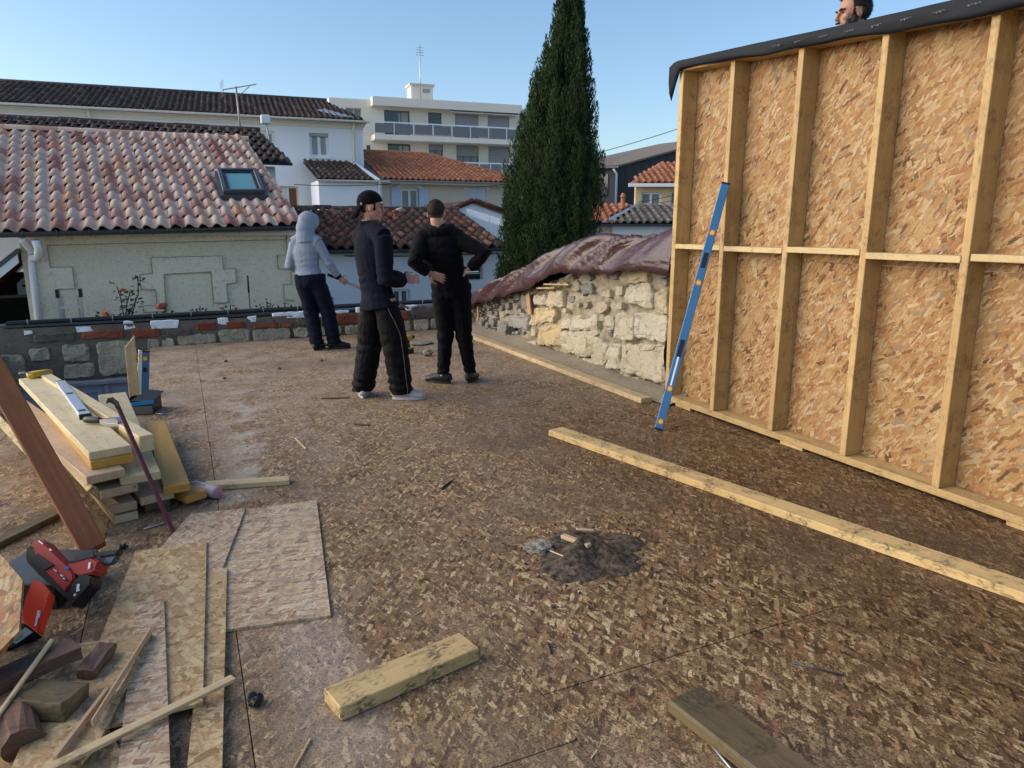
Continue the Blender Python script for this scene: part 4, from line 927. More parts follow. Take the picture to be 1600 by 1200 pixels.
# ------------------------------------------------------------------ rose bush and weeds along the parapet
M['rose_leaf'] = mat_leaf('rose_leaf', [(0, (.02, .045, .018)), (.6, (.035, .075, .03)), (1, (.06, .11, .04))])
def shrub(name, label, cat, stems, leaf_len, nleaf, seed):
    rs = random.Random(seed); e = empty(name, (stems[0][0][0], stems[0][0][1], GZ), label, cat)
    bm = bmesh.new(); V = []; Fc = []
    for s in stems:
        add_tube(bm, [s[0][:2] + (GZ + 1.8,), s[0]] + list(s[1:]), .008, 5)
        for j in range(nleaf):
            t_ = rs.uniform(0, 1) * (len(s) - 1); i = min(int(t_), len(s) - 2); p = Vector(s[i]).lerp(Vector(s[i + 1]), t_ - i)
            d = Vector((rs.uniform(-1, 1), rs.uniform(-1, 1), rs.uniform(-.4, .7))).normalized(); q = d.cross(Vector((rs.uniform(-1, 1), rs.uniform(-1, 1), 1))).normalized() * leaf_len * .3
            p = p + d * leaf_len * rs.uniform(.2, 1.2); i0 = len(V); V += [p, p + d * leaf_len * .5 + q, p + d * leaf_len, p + d * leaf_len * .5 - q]; Fc.append((i0, i0 + 1, i0 + 2, i0 + 3))
    from_bm('stems', bm, M['bark'], e)
    me = bpy.data.meshes.new('leaves'); me.from_pydata([tuple(v) for v in V], [], Fc); mobj('leaves', me, M['rose_leaf'], e)
    return e
rb = shrub('rose_bush', 'thin green rose bush with orange blooms behind the parapet', 'rose bush',
           [((-.83, 11.6, .15), (-.78, 11.6, .42), (-.72, 11.6, .60)), ((-.80, 11.6, .2), (-.62, 11.58, .55), (-.60, 11.58, .82)), ((-.83, 11.6, .15), (-.85, 11.6, .5), (-.88, 11.6, .68)), ((-.83, 11.6, .1), (-1.0, 11.6, .22), (-1.1, 11.6, .26)), ((-.80, 11.6, .1), (-.68, 11.6, .4), (-.66, 11.62, .5))], .065, 34, 4)
M['rose_petal'] = mat_plain('orange_petals', (.75, .24, .10), .6, .3, 30)
for c, r in (((-.80, 11.55, .62), .04), ((-1.06, 11.52, .30), .045)):
    bm = bmesh.new(); rs = random.Random(int(c[2] * 100))
    for j in range(16):
        d = Vector((rs.uniform(-1, 1), rs.uniform(-1, 1), rs.uniform(-.2, 1))).normalized(); s = d.cross(Vector((.3, .5, 1))).normalized(); u = d.cross(s)
        c0 = Vector(c) + d * r * rs.uniform(.3, .8)
        bm.faces.new([bm.verts.new(c0 + s * r * .6 * math.cos(a) + u * r * .6 * math.sin(a) + d * r * .2 * math.cos(2 * a)) for a in (0, 1.25, 2.5, 3.77, 5.0)])
    from_bm('bloom', bm, M['rose_petal'], rb)
for i, (x, z) in enumerate(((.15, .42), (.55, .42), (1.05, .44), (1.3, .42), (-.3, .40))):
    shrub('weed', ['short weed sprig behind the parapet, leftmost of a row by the rose bush', 'sprig of weed behind the parapet under the blocked window', 'larger green weed clump behind the parapet below the quoin', 'small weed behind the parapet nearest the man in the hood', 'low weed at the foot of the rose bush'][i if i < 4 else 4], 'weed',
          [((x, 10.9, z - .2), (x + .02, 10.9, z)), ((x, 10.9, z - .2), (x - .09, 10.9, z - .03)), ((x, 10.9, z - .2), (x + .11, 10.9, z - .04))], .06, 7 if i != 2 else 14, 30 + i)
sp = empty('garden_torch', (.86, 11.3, GZ), 'thin black stake standing behind the parapet', 'stake')
tube('rod', [(.62 + .24, 11.3, GZ), (.86, 11.3, .55)], .008, M['black_plastic'], sp, 6); tube('head', [(.86, 11.3, .55), (.86, 11.3, .80)], .014, M['black_plastic'], sp, 8)

# ------------------------------------------------------------------ timber frame wall on the right
PINE = ((.50, .33, .125), (.62, .45, .20))
M['stud'] = mat_wood('pine_framing', (.41, .27, .115), (.54, .385, .19), dirt=.5)
M['stud_pale'] = mat_wood('pine_pale', (0.468, 0.357, 0.187), (0.561, 0.442, 0.255), dirt=.35)
M['treated'] = mat_wood('treated_pine', (.50, .345, .15), (.62, .455, .23), dirt=.9)
def timber(name, a, b, w, h, mat, parent=None, up=(0, 0, 1), bevel=.003, sub=0):
    """sawn length from a to b (centre of section), w across, h along up"""
    a, b = Vector(a), Vector(b); L = (b - a).length; bm = bmesh.new()
    add_box(bm, (0, -w / 2, -h / 2), (L, w / 2, h / 2), bevel=bevel)
    return from_bm(name, bm, mat, parent, frame(a, b - a, up))
fwll = empty('timber_frame_wall', (3.81, 3.2, 0), 'pine stud wall sheathed in fresh strand board on the right of the deck', 'timber wall')
X0, X1 = 3.735, 3.88
def ztop(Y): return 2.755 - .066 * (4.95 - Y)
YB = 1.0
timber('bottom_plate', (3.8075, 4.97, .047), (3.8075, YB - .3, .047), .145, .045, M['stud'], fwll)
bmx = None
for i, Y in enumerate((1.85, 3.4, 4.6)): box('shim', (3.74, Y, .002), (3.87, Y + .2, .024), M['stud'], fwll)
studY = [4.925, 4.335, 3.705, 3.075, 2.445, 1.82, 1.2]
for i, Y in enumerate(studY):
    lean = (0, .0, -.01, .0, .012, 0, 0)[i]
    timber('stud', (3.8075, Y, .0705), (3.8075, Y + lean, ztop(Y) - .046), .045 if i else .05, .145, M['stud'], fwll, up=(1, 0, 0))
for i in range(6):
    a, b = studY[i] - .0235, studY[i + 1] + .0235; z = 1.345 + (0, -.004, .006, -.012, 0, 0)[i]
    timber('nogging', (3.8075 - (0, 0, .004, .008, 0, 0)[i], a, z), (3.8075 - (0, 0, .004, .008, 0, 0)[i], b, z), .145, .038, M['stud_pale'], fwll)
timber('top_plate', (3.8075, 4.95, ztop(4.95) - .022), (3.8075, YB - .3, ztop(YB - .3) - .022), .145, .045, M['stud'], fwll)
timber('head_binder', (3.8675, 4.95, ztop(4.95) - .13), (3.8675, YB - .3, ztop(YB - .3) - .13), .026, .16, M['stud_pale'], fwll, up=(0, 0, 1)) if False else None
def sheet(name, a, u, v, w, h, t, mat, parent=None):
    """board: corner a, in-plane axes u,v, outward normal u x v, thickness t behind the face"""
    u = Vector(u).normalized(); v = Vector(v); v = (v - u * v.dot(u)).normalized(); n = u.cross(v)
    m = Matrix((u, v, n)).transposed().to_4x4(); m.translation = Vector(a)
    bm = bmesh.new(); add_box(bm, (0, 0, -t), (w, h, 0), bevel=.001); return from_bm(name, bm, mat, parent, m)
# sheathing panels outside the studs (facing -X); u = -Y, v = +Z, seam at mid height
for y1, y0 in ((4.95, 3.0835), (3.0815, 1.2)):
    sheet('sheathing_panel', (X1 + .0015, y1, .02), (0, -1, 0), (0, 0, 1), y1 - y0, 1.25, .012, M['osb_fresh'], fwll)
    bm = bmesh.new(); w = y1 - y0
    poly = [(0, 0), (w, 0), (w, ztop(y0) - 1.275), (0, ztop(y1) - 1.275)]
    m = Matrix(((0, 0, -1, X1 + .0015), (-1, 0, 0, y1), (0, 1, 0, 1.272), (0, 0, 0, 1)))
    add_prism(bm, poly, .012, Matrix.Translation((0, 0, -.012))); from_bm('sheathing_panel', bm, M['osb_fresh'], fwll, m)
# dark vapour membrane folded over the head of the wall
t = NT('dark_membrane', .7, .2); p = t.pos(); t.col(t.mix(t.noise(p, 5, 4), (.007, .009, .013), (.014, .017, .023)))
t.bump(t.noise(t.vmath('MULTIPLY', p, (1, .4, 1)), 7, 3), .5, .02); M['membrane'] = t.done()
bm = bmesh.new(); g = []
NY = 70
for i in range(NY + 1):
    Y = 5.06 - i * (5.06 - .7) / NY; zt = ztop(Y) + .012; k = min(1, max(0, (5.06 - Y) / .12))
    hang = .048 + .016 * (4.9 - Y) + .006 * math.sin(Y * 5.1) + .004 * math.sin(Y * 13)
    if Y > 4.94: hang = .05 + .20 * ((Y - 4.94) / .12)
    out = 3.705 - .012 * k - .008 * math.sin(Y * 3.3)
    droop = -.02 * (1 - k) if Y > 4.94 else 0
    prof = [(4.02, zt - .30), (3.93, zt + .004), (3.86, zt + .012), (3.76, zt + .016), (out + .003, zt + .016), (out, zt + .012), (out - .008 * math.sin(Y * 9), zt - hang * .4), (out + .006 * math.sin(Y * 7), zt - hang * .75), (out + .012, zt - hang)]
    if Y > 4.94:
        d = (Y - 4.94) / .12
        prof = [(x, z - d * d * .03) for x, z in prof]
    g.append([bm.verts.new((x, Y - (.03 * (j - 5) / 3 if j > 5 and Y > 4.9 else 0), z + .002 * mnoise.noise(Vector((Y * 6, j, 2))))) for j, (x, z) in enumerate(prof)])
for i in range(NY):
    for j in range(len(g[0]) - 1): bm.faces.new((g[i][j], g[i][j + 1], g[i + 1][j + 1], g[i + 1][j]))
memb = from_bm('membrane', bm, M['membrane'], fwll, smooth=True)
md = memb.modifiers.new('thick', 'SOLIDIFY'); md.thickness = .003
# faint printed marks along the fold
bm = bmesh.new(); rs = random.Random(8)
M['print'] = mat_plain('membrane_print', (.07, .08, .095), .6)
for i in range(11):
    Y = 3.9 - i * .19
    if Y < 1.5: break
    z = ztop(Y) - .012 - .004; x = 3.680 - .008 * math.sin(Y * 3.3)
    for q in range(4):
        y0 = Y - q * .018; hh = rs.uniform(.004, .014); bm.faces.new([bm.verts.new(c) for c in ((x, y0, z), (x, y0 - .013, z - .001), (x, y0 - .013 + rs.uniform(-.004, .004), z - hh), (x, y0, z - hh * .6))])
from_bm('printed_mark', bm, M['print'], memb)
# loose strip of the same membrane hanging at the wall end
bm = bmesh.new(); g = []
for i in range(13):
    z = .03 + .72 * i / 12; w = .10 - .085 * i / 12
    g.append([bm.verts.new((3.78 + .10 * s + .02 * math.sin(i * .8), 5.02 + w * s * .9 + .01 * math.sin(i + s), z)) for s in (0, .5, 1)])
for i in range(12):
    for j in range(2): bm.faces.new((g[i][j], g[i][j + 1], g[i + 1][j + 1], g[i + 1][j]))
o = from_bm('membrane_strip', bm, M['membrane'], fwll, smooth=True); o.modifiers.new('thick', 'SOLIDIFY').thickness = .004

# sole plate strip along the rubble wall
M['sole'] = mat_wood('pale_larch', (.50, .36, .20), (.66, .53, .33), dirt=.5)
o = timber('sole_plate', (3.575, 9.86, .0235), (3.575, 4.99, .0235), .115, .045, M['sole']); tag(o, 'pale pine sole plate laid along the foot of the rubble wall', 'timber')

# ------------------------------------------------------------------ brown tarpaulin over the rubble wall
t = NT('brown_tarpaulin', .33, .5); p = t.pos(); t.col(t.mix(t.noise(p, 3, 4), (.042, .016, .018), (.066, .027, .031)))
rd = lambda sc, off: t.math('ABSOLUTE', t.math('SUBTRACT', t.noise(t.vmath('ADD', t.vmath('MULTIPLY', p, (1, .55, 1.2)), (off, off, 0)), sc, 2, .5, .5), .5)); t.bump(t.math('ADD', rd(5, 0), t.math('MULTIPLY', rd(13, 3), .25)), .5, .05); M['tarp'] = t.done()
def tp(Y):      # crest height of the draped sheet and its lower hem on the inner side
    pts = [(10.75, .26, .18), (10.4, .34, .20), (9.6, .58, .36), (9.0, .76, .50), (8.2, .98, .66), (7.5, 1.17, .84), (7.15, 1.30, .92), (6.85, 1.375, .97), (6.4, 1.40, 1.03), (6.0, 1.39, 1.05), (5.7, 1.38, 1.06), (5.4, 1.46, 1.07), (5.0, 1.52, 1.08), (4.2, 1.5, 1.2)]
    for (a, c, h), (b, c2, h2) in zip(pts, pts[1:]):
        if a >= Y >= b: f = (a - Y) / (a - b); return c + (c2 - c) * f, h + (h2 - h) * f
    return pts[-1][1:]
bm = bmesh.new(); g = []; NY = 190; NX = 26
for i in range(NY + 1):
    Y = 10.75 - i * (10.75 - 5.02) / NY; c, h = tp(Y); row = []
    for j in range(NX + 1):
        s = j / NX      # 0 = inner hem, 1 = far side
        if s < .5: q = s / .5; x = 3.80 + .30 * q ** 1.4 - .02; z = h + (c - h) * math.sin(q * math.pi / 2) ** .9
        else: q = (s - .5) / .5; x = 4.08 + .55 * q; z = c - .25 * q * q
        amp = .035 + .03 * (1 - abs(2 * s - 1))
        w = .8 * mnoise.noise(Vector((Y * 1.1 + s * 1.6, s * 2.2 - Y * .6, .3))) + .22 * mnoise.noise(Vector((Y * 3.2 + s * 4, s * 5 - Y * 1.2, 4.1)))
        q1 = Y * 1.0 + s * 1.9; r_ = 1 - abs(mnoise.noise(Vector((q1 * 1.5, s * .7 - Y * .25, 7.7)))) * 2.6; r_ = max(r_, .8 - abs(mnoise.noise(Vector((q1 * 3.1 + 5, s * .9 - Y * .3, 2.7)))) * 3.2)
        row.append(bm.verts.new((x - amp * .7 * w - .13 * max(0, r_) ** 1.4 * max(0, 1 - abs(s - .3) / .4), Y, z + amp * w + .05 * max(0, r_) ** 1.6)))
    g.append(row)
for i in range(NY):
    for j in range(NX): bm.faces.new((g[i][j], g[i][j + 1], g[i + 1][j + 1], g[i + 1][j]))
o = from_bm('tarpaulin', bm, M['tarp'], None, smooth=True); o.modifiers.new('thick', 'SOLIDIFY').thickness = .006
tag(o, 'creased shiny brown tarpaulin draped over the rubble wall', 'tarpaulin')

# bits lodged in the rubble wall
M['old_wood'] = mat_wood('reddish_scrap_wood', (.36, .20, .10), (.50, .30, .16), dirt=.4)
o = timber('wood_scrap', (3.87, 7.98, .69), (3.86, 7.90, .44), .10, .02, M['old_wood'], up=(1, 0, 0)); tag(o, 'flat scrap of reddish wood stuck upright in the rubble wall', 'wood scrap')
o = timber('wood_scrap', (3.86, 9.62, .38), (3.83, 9.55, .17), .05, .02, M['old_wood'], up=(1, 0, 0)); tag(o, 'narrow wood slip propped under the tarpaulin at the low end', 'wood scrap')
for i, (y0, y1, z) in enumerate(((7.44, 6.92, .85), (7.62, 7.25, .79))):
    o = timber('batten_scrap', (3.83, y0, z), (3.87, y1, z + .03), .05, .018, M['sole']); tag(o, ['upper thin batten poking out below the tarpaulin', 'lower thin batten poking out below the tarpaulin'][i], 'batten')
ib = empty('broken_tile', (3.83, 6.6, 1.0), 'grey broken channel tile lying on top of the rubble wall', 'tile')
bm = bmesh.new(); g = []
for i in range(7):
    a = math.pi * i / 6; g.append([bm.verts.new((3.88 - .10 * math.cos(a) * .6, Y, 1.02 + .075 * math.sin(a) + dz)) for Y, dz in ((6.95, -.10), (6.75, .0), (6.25, .02))])
for i in range(6):
    for j in range(2): bm.faces.new((g[i][j], g[i][j + 1], g[i + 1][j + 1], g[i + 1][j]))
o = from_bm('shell', bm, M['stone_grey'], ib, smooth=True); o.modifiers.new('t', 'SOLIDIFY').thickness = .014

# ------------------------------------------------------------------ loose timber on the deck
def T(name, label, a, b, w, h, mat, up=(0, 0, 1), cat='timber', group=None, bevel=.003):
    return tag(timber(name, a, b, w, h, M[mat], None, up, bevel), label, cat, group)
M['plank'] = mat_wood('fresh_spruce', (.55, .45, .26), (.66, .56, .36), dirt=.3)
M['plank_end'] = mat_wood('orange_treated_spruce', (.42, .23, .045), (.52, .31, .075), dirt=.1)
M['plank_pink'] = mat_wood('pinkish_spruce', (.46, .33, .21), (.55, .41, .28), dirt=.25)
M['red_wood'] = mat_wood('red_brown_hardwood', (.21, .070, .028), (.30, .115, .045), grain=1.6, dirt=.25)
M['mouldy'] = mat_wood('mouldy_wood', (.10, .075, .042), (.19, .145, .075), dirt=.9, dirt_c=(.045, .035, .022))
M['dark_wood'] = mat_wood('dark_scrap_wood', (.085, .045, .030), (.20, .11, .075), grain=1.8, dirt=.8)
T('long_timber', 'long yellow treated timber lying diagonally on the deck before the stud wall', (2.40, 4.47, .0245), (3.21, .86, .0245), .135, .045, 'treated')
T('timber_offcut', 'short square-cut yellow offcut in the middle foreground', (.305, 2.03, .0275), (.815, 2.150, .0275), .125, .05, 'treated', cat='offcut')
T('mouldy_offcut', 'dark mouldy timber end at the bottom edge right of centre', (1.34, 1.60, .0245), (1.42, .95, .0245), .155, .045, 'mouldy', cat='offcut', bevel=.008)
T('loose_plank', 'short pale plank lying flat beside the plank pile and spray bottle', (.0, 4.335, .0175), (.47, 4.225, .0175), .085, .032, 'sole', cat='plank')
T('loose_plank', 'weathered plank on the deck at the left edge behind the red-brown board', (-1.25, 3.45, .0175), (-.73, 4.20, .0175), .07, .03, 'mouldy', cat='plank')
# pile of planks: one object each
DIR = Vector((-.70, 2.35, 0)).normalized(); PERP = Vector((DIR.y, -DIR.x, 0))
def pile(i, label, fx, fy, z, L, w=.185, h=.044, rot=0, mat='plank', roll=0, lift=0):
    d = Matrix.Rotation(R(rot), 3, 'Z') @ DIR; a = Vector((fx, fy, z)); up = Matrix.Rotation(R(roll), 3, d) @ Vector((0, 0, 1))
    # two-tone like treated stock: pale faces, orange lower edge band at the sawn end
    o = timber('plank', a, a + d * L + Vector((0, 0, lift)), w, h, M[mat], None, up); tag(o, label, 'plank', 'planks piled beside the stair opening')
    return o
pile(0, 'top plank of the pile carrying the aluminium level', -.43, 4.10, .348, 2.42, .20, .044, 0, 'plank')
pile(1, 'plank with a notched edge lying along the right of the top plank', -.265, 4.22, .345, 2.42, .075, .09, 3.0, 'plank')
pile(2, 'orange-edged plank directly under the top plank', -.425, 4.08, .303, 2.35, .20, .044, -1.0, 'plank_end')
pile(3, 'pinkish plank third from the top of the pile, jutting out left', -.45, 3.98, .258, 2.3, .18, .044, 4, 'plank_pink')
pile(4, 'plank turned askew in the middle of the pile', -.30, 4.02, .213, 2.2, .19, .044, -9, 'plank')
pile(5, 'pinkish plank low in the pile with a dark sawn end', -.40, 3.99, .168, 2.3, .18, .044, 5, 'plank_pink')
pile(6, 'plank swung furthest right out of the pile', -.135, 4.04, .120, 1.5, .13, .044, -11, 'plank_end')
pile(7, 'lower plank swung right, its tip nearest the spray bottle', -.045, 4.08, .046, 1.2, .12, .044, 12, 'plank_end')
pile(8, 'flat pale plank in the second course from the deck', -.235, 4.06, .078, 1.9, .17, .044, 2, 'plank_pink')
pile(9, 'flat plank in the second course beside the leaning board', -.385, 3.98, .0785, 2.2, .115, .044, 0, 'plank_pink')
pile(10, 'bottom plank of the pile, right side', -.24, 4.10, .0235, 1.8, .13, .044, 1, 'mouldy')
pile(11, 'bottom plank of the pile, left side', -.385, 3.98, .0235, 2.2, .115, .044, 0, 'plank')
pile(12, 'wide greyish plank leaning against the left side of the pile', -.505, 3.80, .095, 2.5, .175, .045, 4.5, 'treated', 62, .16)
pile(13, 'second plank leaning on the left side of the pile, behind the wide one', -.475, 3.98, .15, 2.4, .17, .04, 2.5, 'treated', 50, .10)
rbd = T('leaning_board', 'thick red-brown board leaning up towards the left edge', (-.485, 3.54, .055), (-1.00, 4.25, 1.10), .075, .105, 'red_wood', up=(.5, .5, .6), cat='board', bevel=.004)
tr = empty('trestle', (-1.25, 4.35, 0), 'low wooden trestle standing just left of the red-brown board', 'trestle')
timber('beam', (-1.62, 4.2, .88), (-1.0, 4.42, .88), .07, .07, M['plank'], tr)
for x, y, dx, dy in ((-1.55, 4.22, -.05, .25), (-1.55, 4.22, -.05, -.25), (-1.12, 4.38, .0, .22), (-1.12, 4.38, .0, -.22)): timber('leg', (x, y, .845), (x + dx, y + dy, .0), .06, .03, M['plank'], tr, up=(1, 0, 0))

# ------------------------------------------------------------------ tools on and by the pile
M['blue_alu'] = mat_plain('blue_anodised', (.045, .16, .34), .35, .12, 6, .5, .2)
M['orange'] = mat_plain('orange_plastic', (.62, .09, .04), .5, .1)
M['vial'] = mat_plain('vial_green', (.45, .62, .15), .2)
def level(name, label, a, b, w, h, mat, up, slots=True, vials=(.06, .42, .66, .93), slot=((.5, .56), (.80, .86))):
    a, b = Vector(a), Vector(b); L = (b - a).length; mw = frame(a, b - a, up); e = empty(name, tuple(a), label, 'spirit level')
    bm = bmesh.new(); add_box(bm, (.012, -w / 2, -h / 2), (L - .012, w / 2, h / 2), bevel=.003); from_bm('body', bm, M[mat], e, mw)
    for s in (0, L - .0115): box('end_cap', (s, -w / 2 - .001, -h / 2 - .001), (s + .0115, w / 2 + .001, h / 2 + .001), M['black_plastic'], e, mw=mw)
    for v in vials:
        for sg in (-1, 1):
            bm = bmesh.new(); add_tube(bm, [(L * v, sg * (w / 2 + .0005), 0), (L * v, sg * (w / 2 + .003), 0)], h * .40, 14)
            f = from_bm('vial_ring', bm, M['orange'], e, mw); bm = bmesh.new(); add_tube(bm, [(L * v, sg * (w / 2 + .003), 0), (L * v, sg * (w / 2 + .0045), 0)], h * .26, 12); from_bm('vial', bm, M['vial'] if slots else M['white_paint'], f, mw)
    for s0, s1 in slot:
        for sg in (-1, 1): box('hand_slot', (L * s0, sg * (w / 2 + .0008) - .001, -h * .27), (L * s1, sg * (w / 2 + .0008) + .001, h * .27), M['black_plastic'], e, mw=mw)
    bm = bmesh.new()
    for sg in (-1, 1): add_box(bm, (L * .18, sg * (w / 2 + .0006) - .0008, -h * .1), (L * .30, sg * (w / 2 + .0006) + .0008, h * .12))
    from_bm('printed_stripe', bm, M['foam'], e, mw)
    return e
level('spirit_level', 'long blue spirit level leaning upright against the stud wall', (3.155, 4.235, .005), (3.70, 4.29, 1.82), .026, .062, 'blue_alu', (-.45, -.75, .2) if False else (.75, -.55, 0), vials=(.035, .17, .60, .80), slot=((.30, .37), (.60, .0) if False else (.66, .72)))
level('spirit_level', 'blue spirit level standing in the stair opening', (-.545, 7.26, -1.0), (-.375, 7.20, .40), .026, .062, 'blue_alu', (1, -.25, 0), vials=(.95,), slot=((.86, .89),))
level('spirit_level', 'silver spirit level standing in the stair opening behind the blue one', (-.60, 7.42, -1.0), (-.41, 7.36, .40), .026, .062, 'alu', (1, -.25, 0), vials=(.95,), slot=())
level('spirit_level', 'short aluminium level lying on the top plank', (-.895, 6.02, .386), (-.615, 4.83, .386), .062, .03, 'alu', (0, 0, 1), vials=(), slot=())
mwl = frame((-.895, 6.02, .386), (.28, -1.19, 0)); 
bm = bmesh.new()
for s in (.50, 1.08): add_box(bm, (s, -.02, .0150), (s + .05, .02, .0162))
o = from_bm('level_window', bm, M['black_plastic'], [q for q in bpy.data.objects if q.get('label', '').startswith('short aluminium')][0], mwl)
st = empty('staple_hammer', (-.5, 4.62, .371), 'chrome staple gun with black grip on the top plank', 'stapler')
mws = frame((-.605, 4.715, .393), (.19, -.155, 0))
bm = bmesh.new(); add_tube(bm, [(0, 0, 0), (.03, 0, .003), (.10, 0, .004), (.13, 0, .0)], [(.014, .018), (.018, .021), (.016, .019), (.013, .016)], 12, ref=(0, 1, 0)); from_bm('grip', bm, M['black_plastic'], st, mws, smooth=True)
bm = bmesh.new(); add_prism(bm, [(.12, -.012), (.155, -.02), (.24, -.022), (.25, .012), (.235, .03), (.17, .022), (.12, .014)], .03, Matrix(((1, 0, 0, 0), (0, 0, 1, -.015), (0, 1, 0, 0), (0, 0, 0, 1)))); from_bm('body', bm, mat_plain('chrome', (.6, .62, .66), .2, .1, 10, .5, .9), st, mws)
box('magazine', (.15, -.018, -.022), (.255, .018, -.004), M['steel'], st, mw=mws)
tm = empty('chalk_line_reel', (-1.08, 6.38, .37), 'yellow chalk line reel on the far end of the top plank', 'chalk reel')
M['tool_yellow'] = mat_plain('yellow_plastic', (.50, .30, .03), .45, .15)
mwt = frame((-1.15, 6.36, .371), (.14, .10, 0))
bm = bmesh.new(); add_prism(bm, [(0, -.03), (.03, -.046), (.09, -.044), (.16, -.022), (.185, 0), (.16, .02), (.09, .040), (.03, .044), (0, .03)], .045); bmesh.ops.bevel(bm, geom=bm.edges[:], offset=.008, segments=2, affect='EDGES'); from_bm('case', bm, M['tool_yellow'], tm, mwt, smooth=True)
tube('crank', [mwt @ Vector((.02, -.01, .045)), mwt @ Vector((-.03, .02, .05)), mwt @ Vector((-.05, .02, .045))], .006, M['steel'], tm, 6)
pb = empty('pry_bar', (-.16, 3.68, 0), 'dark red pry bar leaning on the front of the plank pile', 'pry bar')
M['bar_red'] = mat_plain('dark_red_steel', (.10, .022, .035), .4, .25, 20, .5, .3)
a, b = Vector((-.158, 3.685, .012)), Vector((-.362, 4.02, .60)); d = (b - a).normalized()
tube('shaft', [a, b], [.011, .011], M['bar_red'], pb, 6, smooth=False)
tube('claw', [b, b + d * .03 + Vector((.0, -.004, 0)), b + d * .055 + Vector((-.012, -.02, 0)), b + d * .06 + Vector((-.03, -.04, -.005))], [(.011, .011), (.013, .010), (.016, .007), (.018, .003)], mat_plain('worn_steel', (.12, .10, .10), .4, .3, 20, .5, .6), pb, 8)
tube('chisel_tip', [a, a - d * .0 + Vector((.01, -.012, -.004)), a + Vector((.035, -.04, -.006))], [(.011, .011), (.013, .008), (.016, .004)], M['black_plastic'], pb, 8)
nb = empty('nail_box', (-.44, 6.52, 0), 'small black nail box with blue-striped open lid beside the stair opening', 'box')
mwn = fr((-.545, 6.40, 0), -14)
bm = bmesh.new(); W_, D_, H_ = .22, .26, .11
for q in (((0, 0, .001), (W_, D_, .006)), ((0, 0, .006), (.006, D_, H_)), ((W_ - .006, 0, .006), (W_, D_, H_)), ((.006, 0, .006), (W_ - .006, .006, H_)), ((.006, D_ - .006, .006), (W_ - .006, D_, H_))): add_box(bm, *q)
from_bm('carton', bm, M['black_plastic'], nb, mwn)
box('label_panel', (.0, -.0025, .008), (W_, -.0005, .075), mat_plain('grey_label', (.16, .155, .16), .6), nb, mw=mwn)
slab('lid', [mwn @ Vector(p) for p in ((W_ + .004, 0, H_), (W_ + .03, D_, H_ + .03), (W_ + .03 - .13, D_ + .01, H_ + .045), (W_ - .16, 0, H_ + .012))], .004, M['black_plastic'], nb)
slab('blue_stripe', [mwn @ Vector(p) for p in ((-.01, -.005, H_ - .035), (W_ + .012, -.005, H_ - .02), (W_ + .02, -.006, H_ + .012), (-.0, -.006, H_ - .005))], .003, mat_plain('bright_blue', (.03, .26, .55), .5), nb)
tube('scattered_nails', [mwn @ Vector((.24, .0, .006)), mwn @ Vector((.34, -.03, .006))], .004, M['steel'], nb, 5)
sc_ = empty('spray_bottle', (-.02, 4.2, 0), 'pink and white marking spray can lying by the plank pile', 'spray can')
a, b = Vector((-.075, 4.32, .036)), Vector((.065, 4.13, .036)); d = (b - a)
tube('can', [a + d * .12, a + d * .16, b - d * .04, b], [.024, .036, .036, .033], mat_plain('pink_white_print', (.52, .42, .46), .4, .25, 18), sc_, 20)
tube('cap', [a - d * .05, a, a + d * .12], [.02, .024, .025], mat_plain('pink_cap', (.48, .13, .17), .45), sc_, 16)
tube('base_rim', [b + d * .001, b + d * .02], [.034, .031], mat_plain('pink_base', (.42, .22, .28), .35, .1), sc_, 20)
bm = bmesh.new()
for k in range(9):
    f_, ang = .25 + .075 * (k % 6), 1.15 + .3 * (k // 6); dn = d.normalized(); s = Vector((dn.y, -dn.x, 0)); up_ = Vector((0, 0, 1))
    c = a + d * f_ + (s * math.cos(ang) + up_ * math.sin(ang)) * .0365; t1 = (-s * math.sin(ang) + up_ * math.cos(ang))
    bm.faces.new([bm.verts.new(c + dn * u * .005 + t1 * v * .006) for u, v in ((-1, -1), (1, -1), (1, 1), (-1, 1))])
from_bm('printed_text', bm, mat_plain('print_grey', (.12, .12, .18), .6), sc_)
o = T('pointed_stake', 'pale pointed wooden stake standing up out of the stair opening', (-.545, 7.16, -1.6), (-.492, 7.16, .55), .085, .03, 'sole', up=(0, -1, 0), cat='stake')
me = o.data
for v in me.vertices:
    if v.co.x > 2.1 and v.co.y > 0: v.co.x -= .10
# crumpled plastic under the planks
M['plastic_bag'] = mat_plain('pale_plastic', (.55, .62, .70), .35, .1, 5)
def crumple(name, label, c, r, mat, seed, cat, fl=.6):
    bm = bmesh.new(); bmesh.ops.create_icosphere(bm, subdivisions=3, radius=1)
    for v in bm.verts:
        n_ = mnoise.noise(v.co * 1.7 + Vector((seed, 0, 0))) + .6 * mnoise.noise(v.co * 4 + Vector((0, seed, 0))); v.co = Vector((v.co.x * r[0], v.co.y * r[1], max(v.co.z, -.75) * r[2])) * (1 + fl * n_)
    mz = min(v.co.z for v in bm.verts)
    return tag(from_bm(name, bm, mat, None, Matrix.Translation((c[0], c[1], c[2] - mz))), label, cat)
crumple('plastic_bag', 'crumpled pale plastic bag on the deck under the far end of the planks', (-1.17, 6.0, .001), (.09, .1, .10), M['plastic_bag'], 3, 'bag')
crumple('rubble_lump', 'dark lump of rubble behind the plastic bag', (-1.3, 6.45, .001), (.1, .09, .09), M['mortar'], 5, 'rubble', .3)

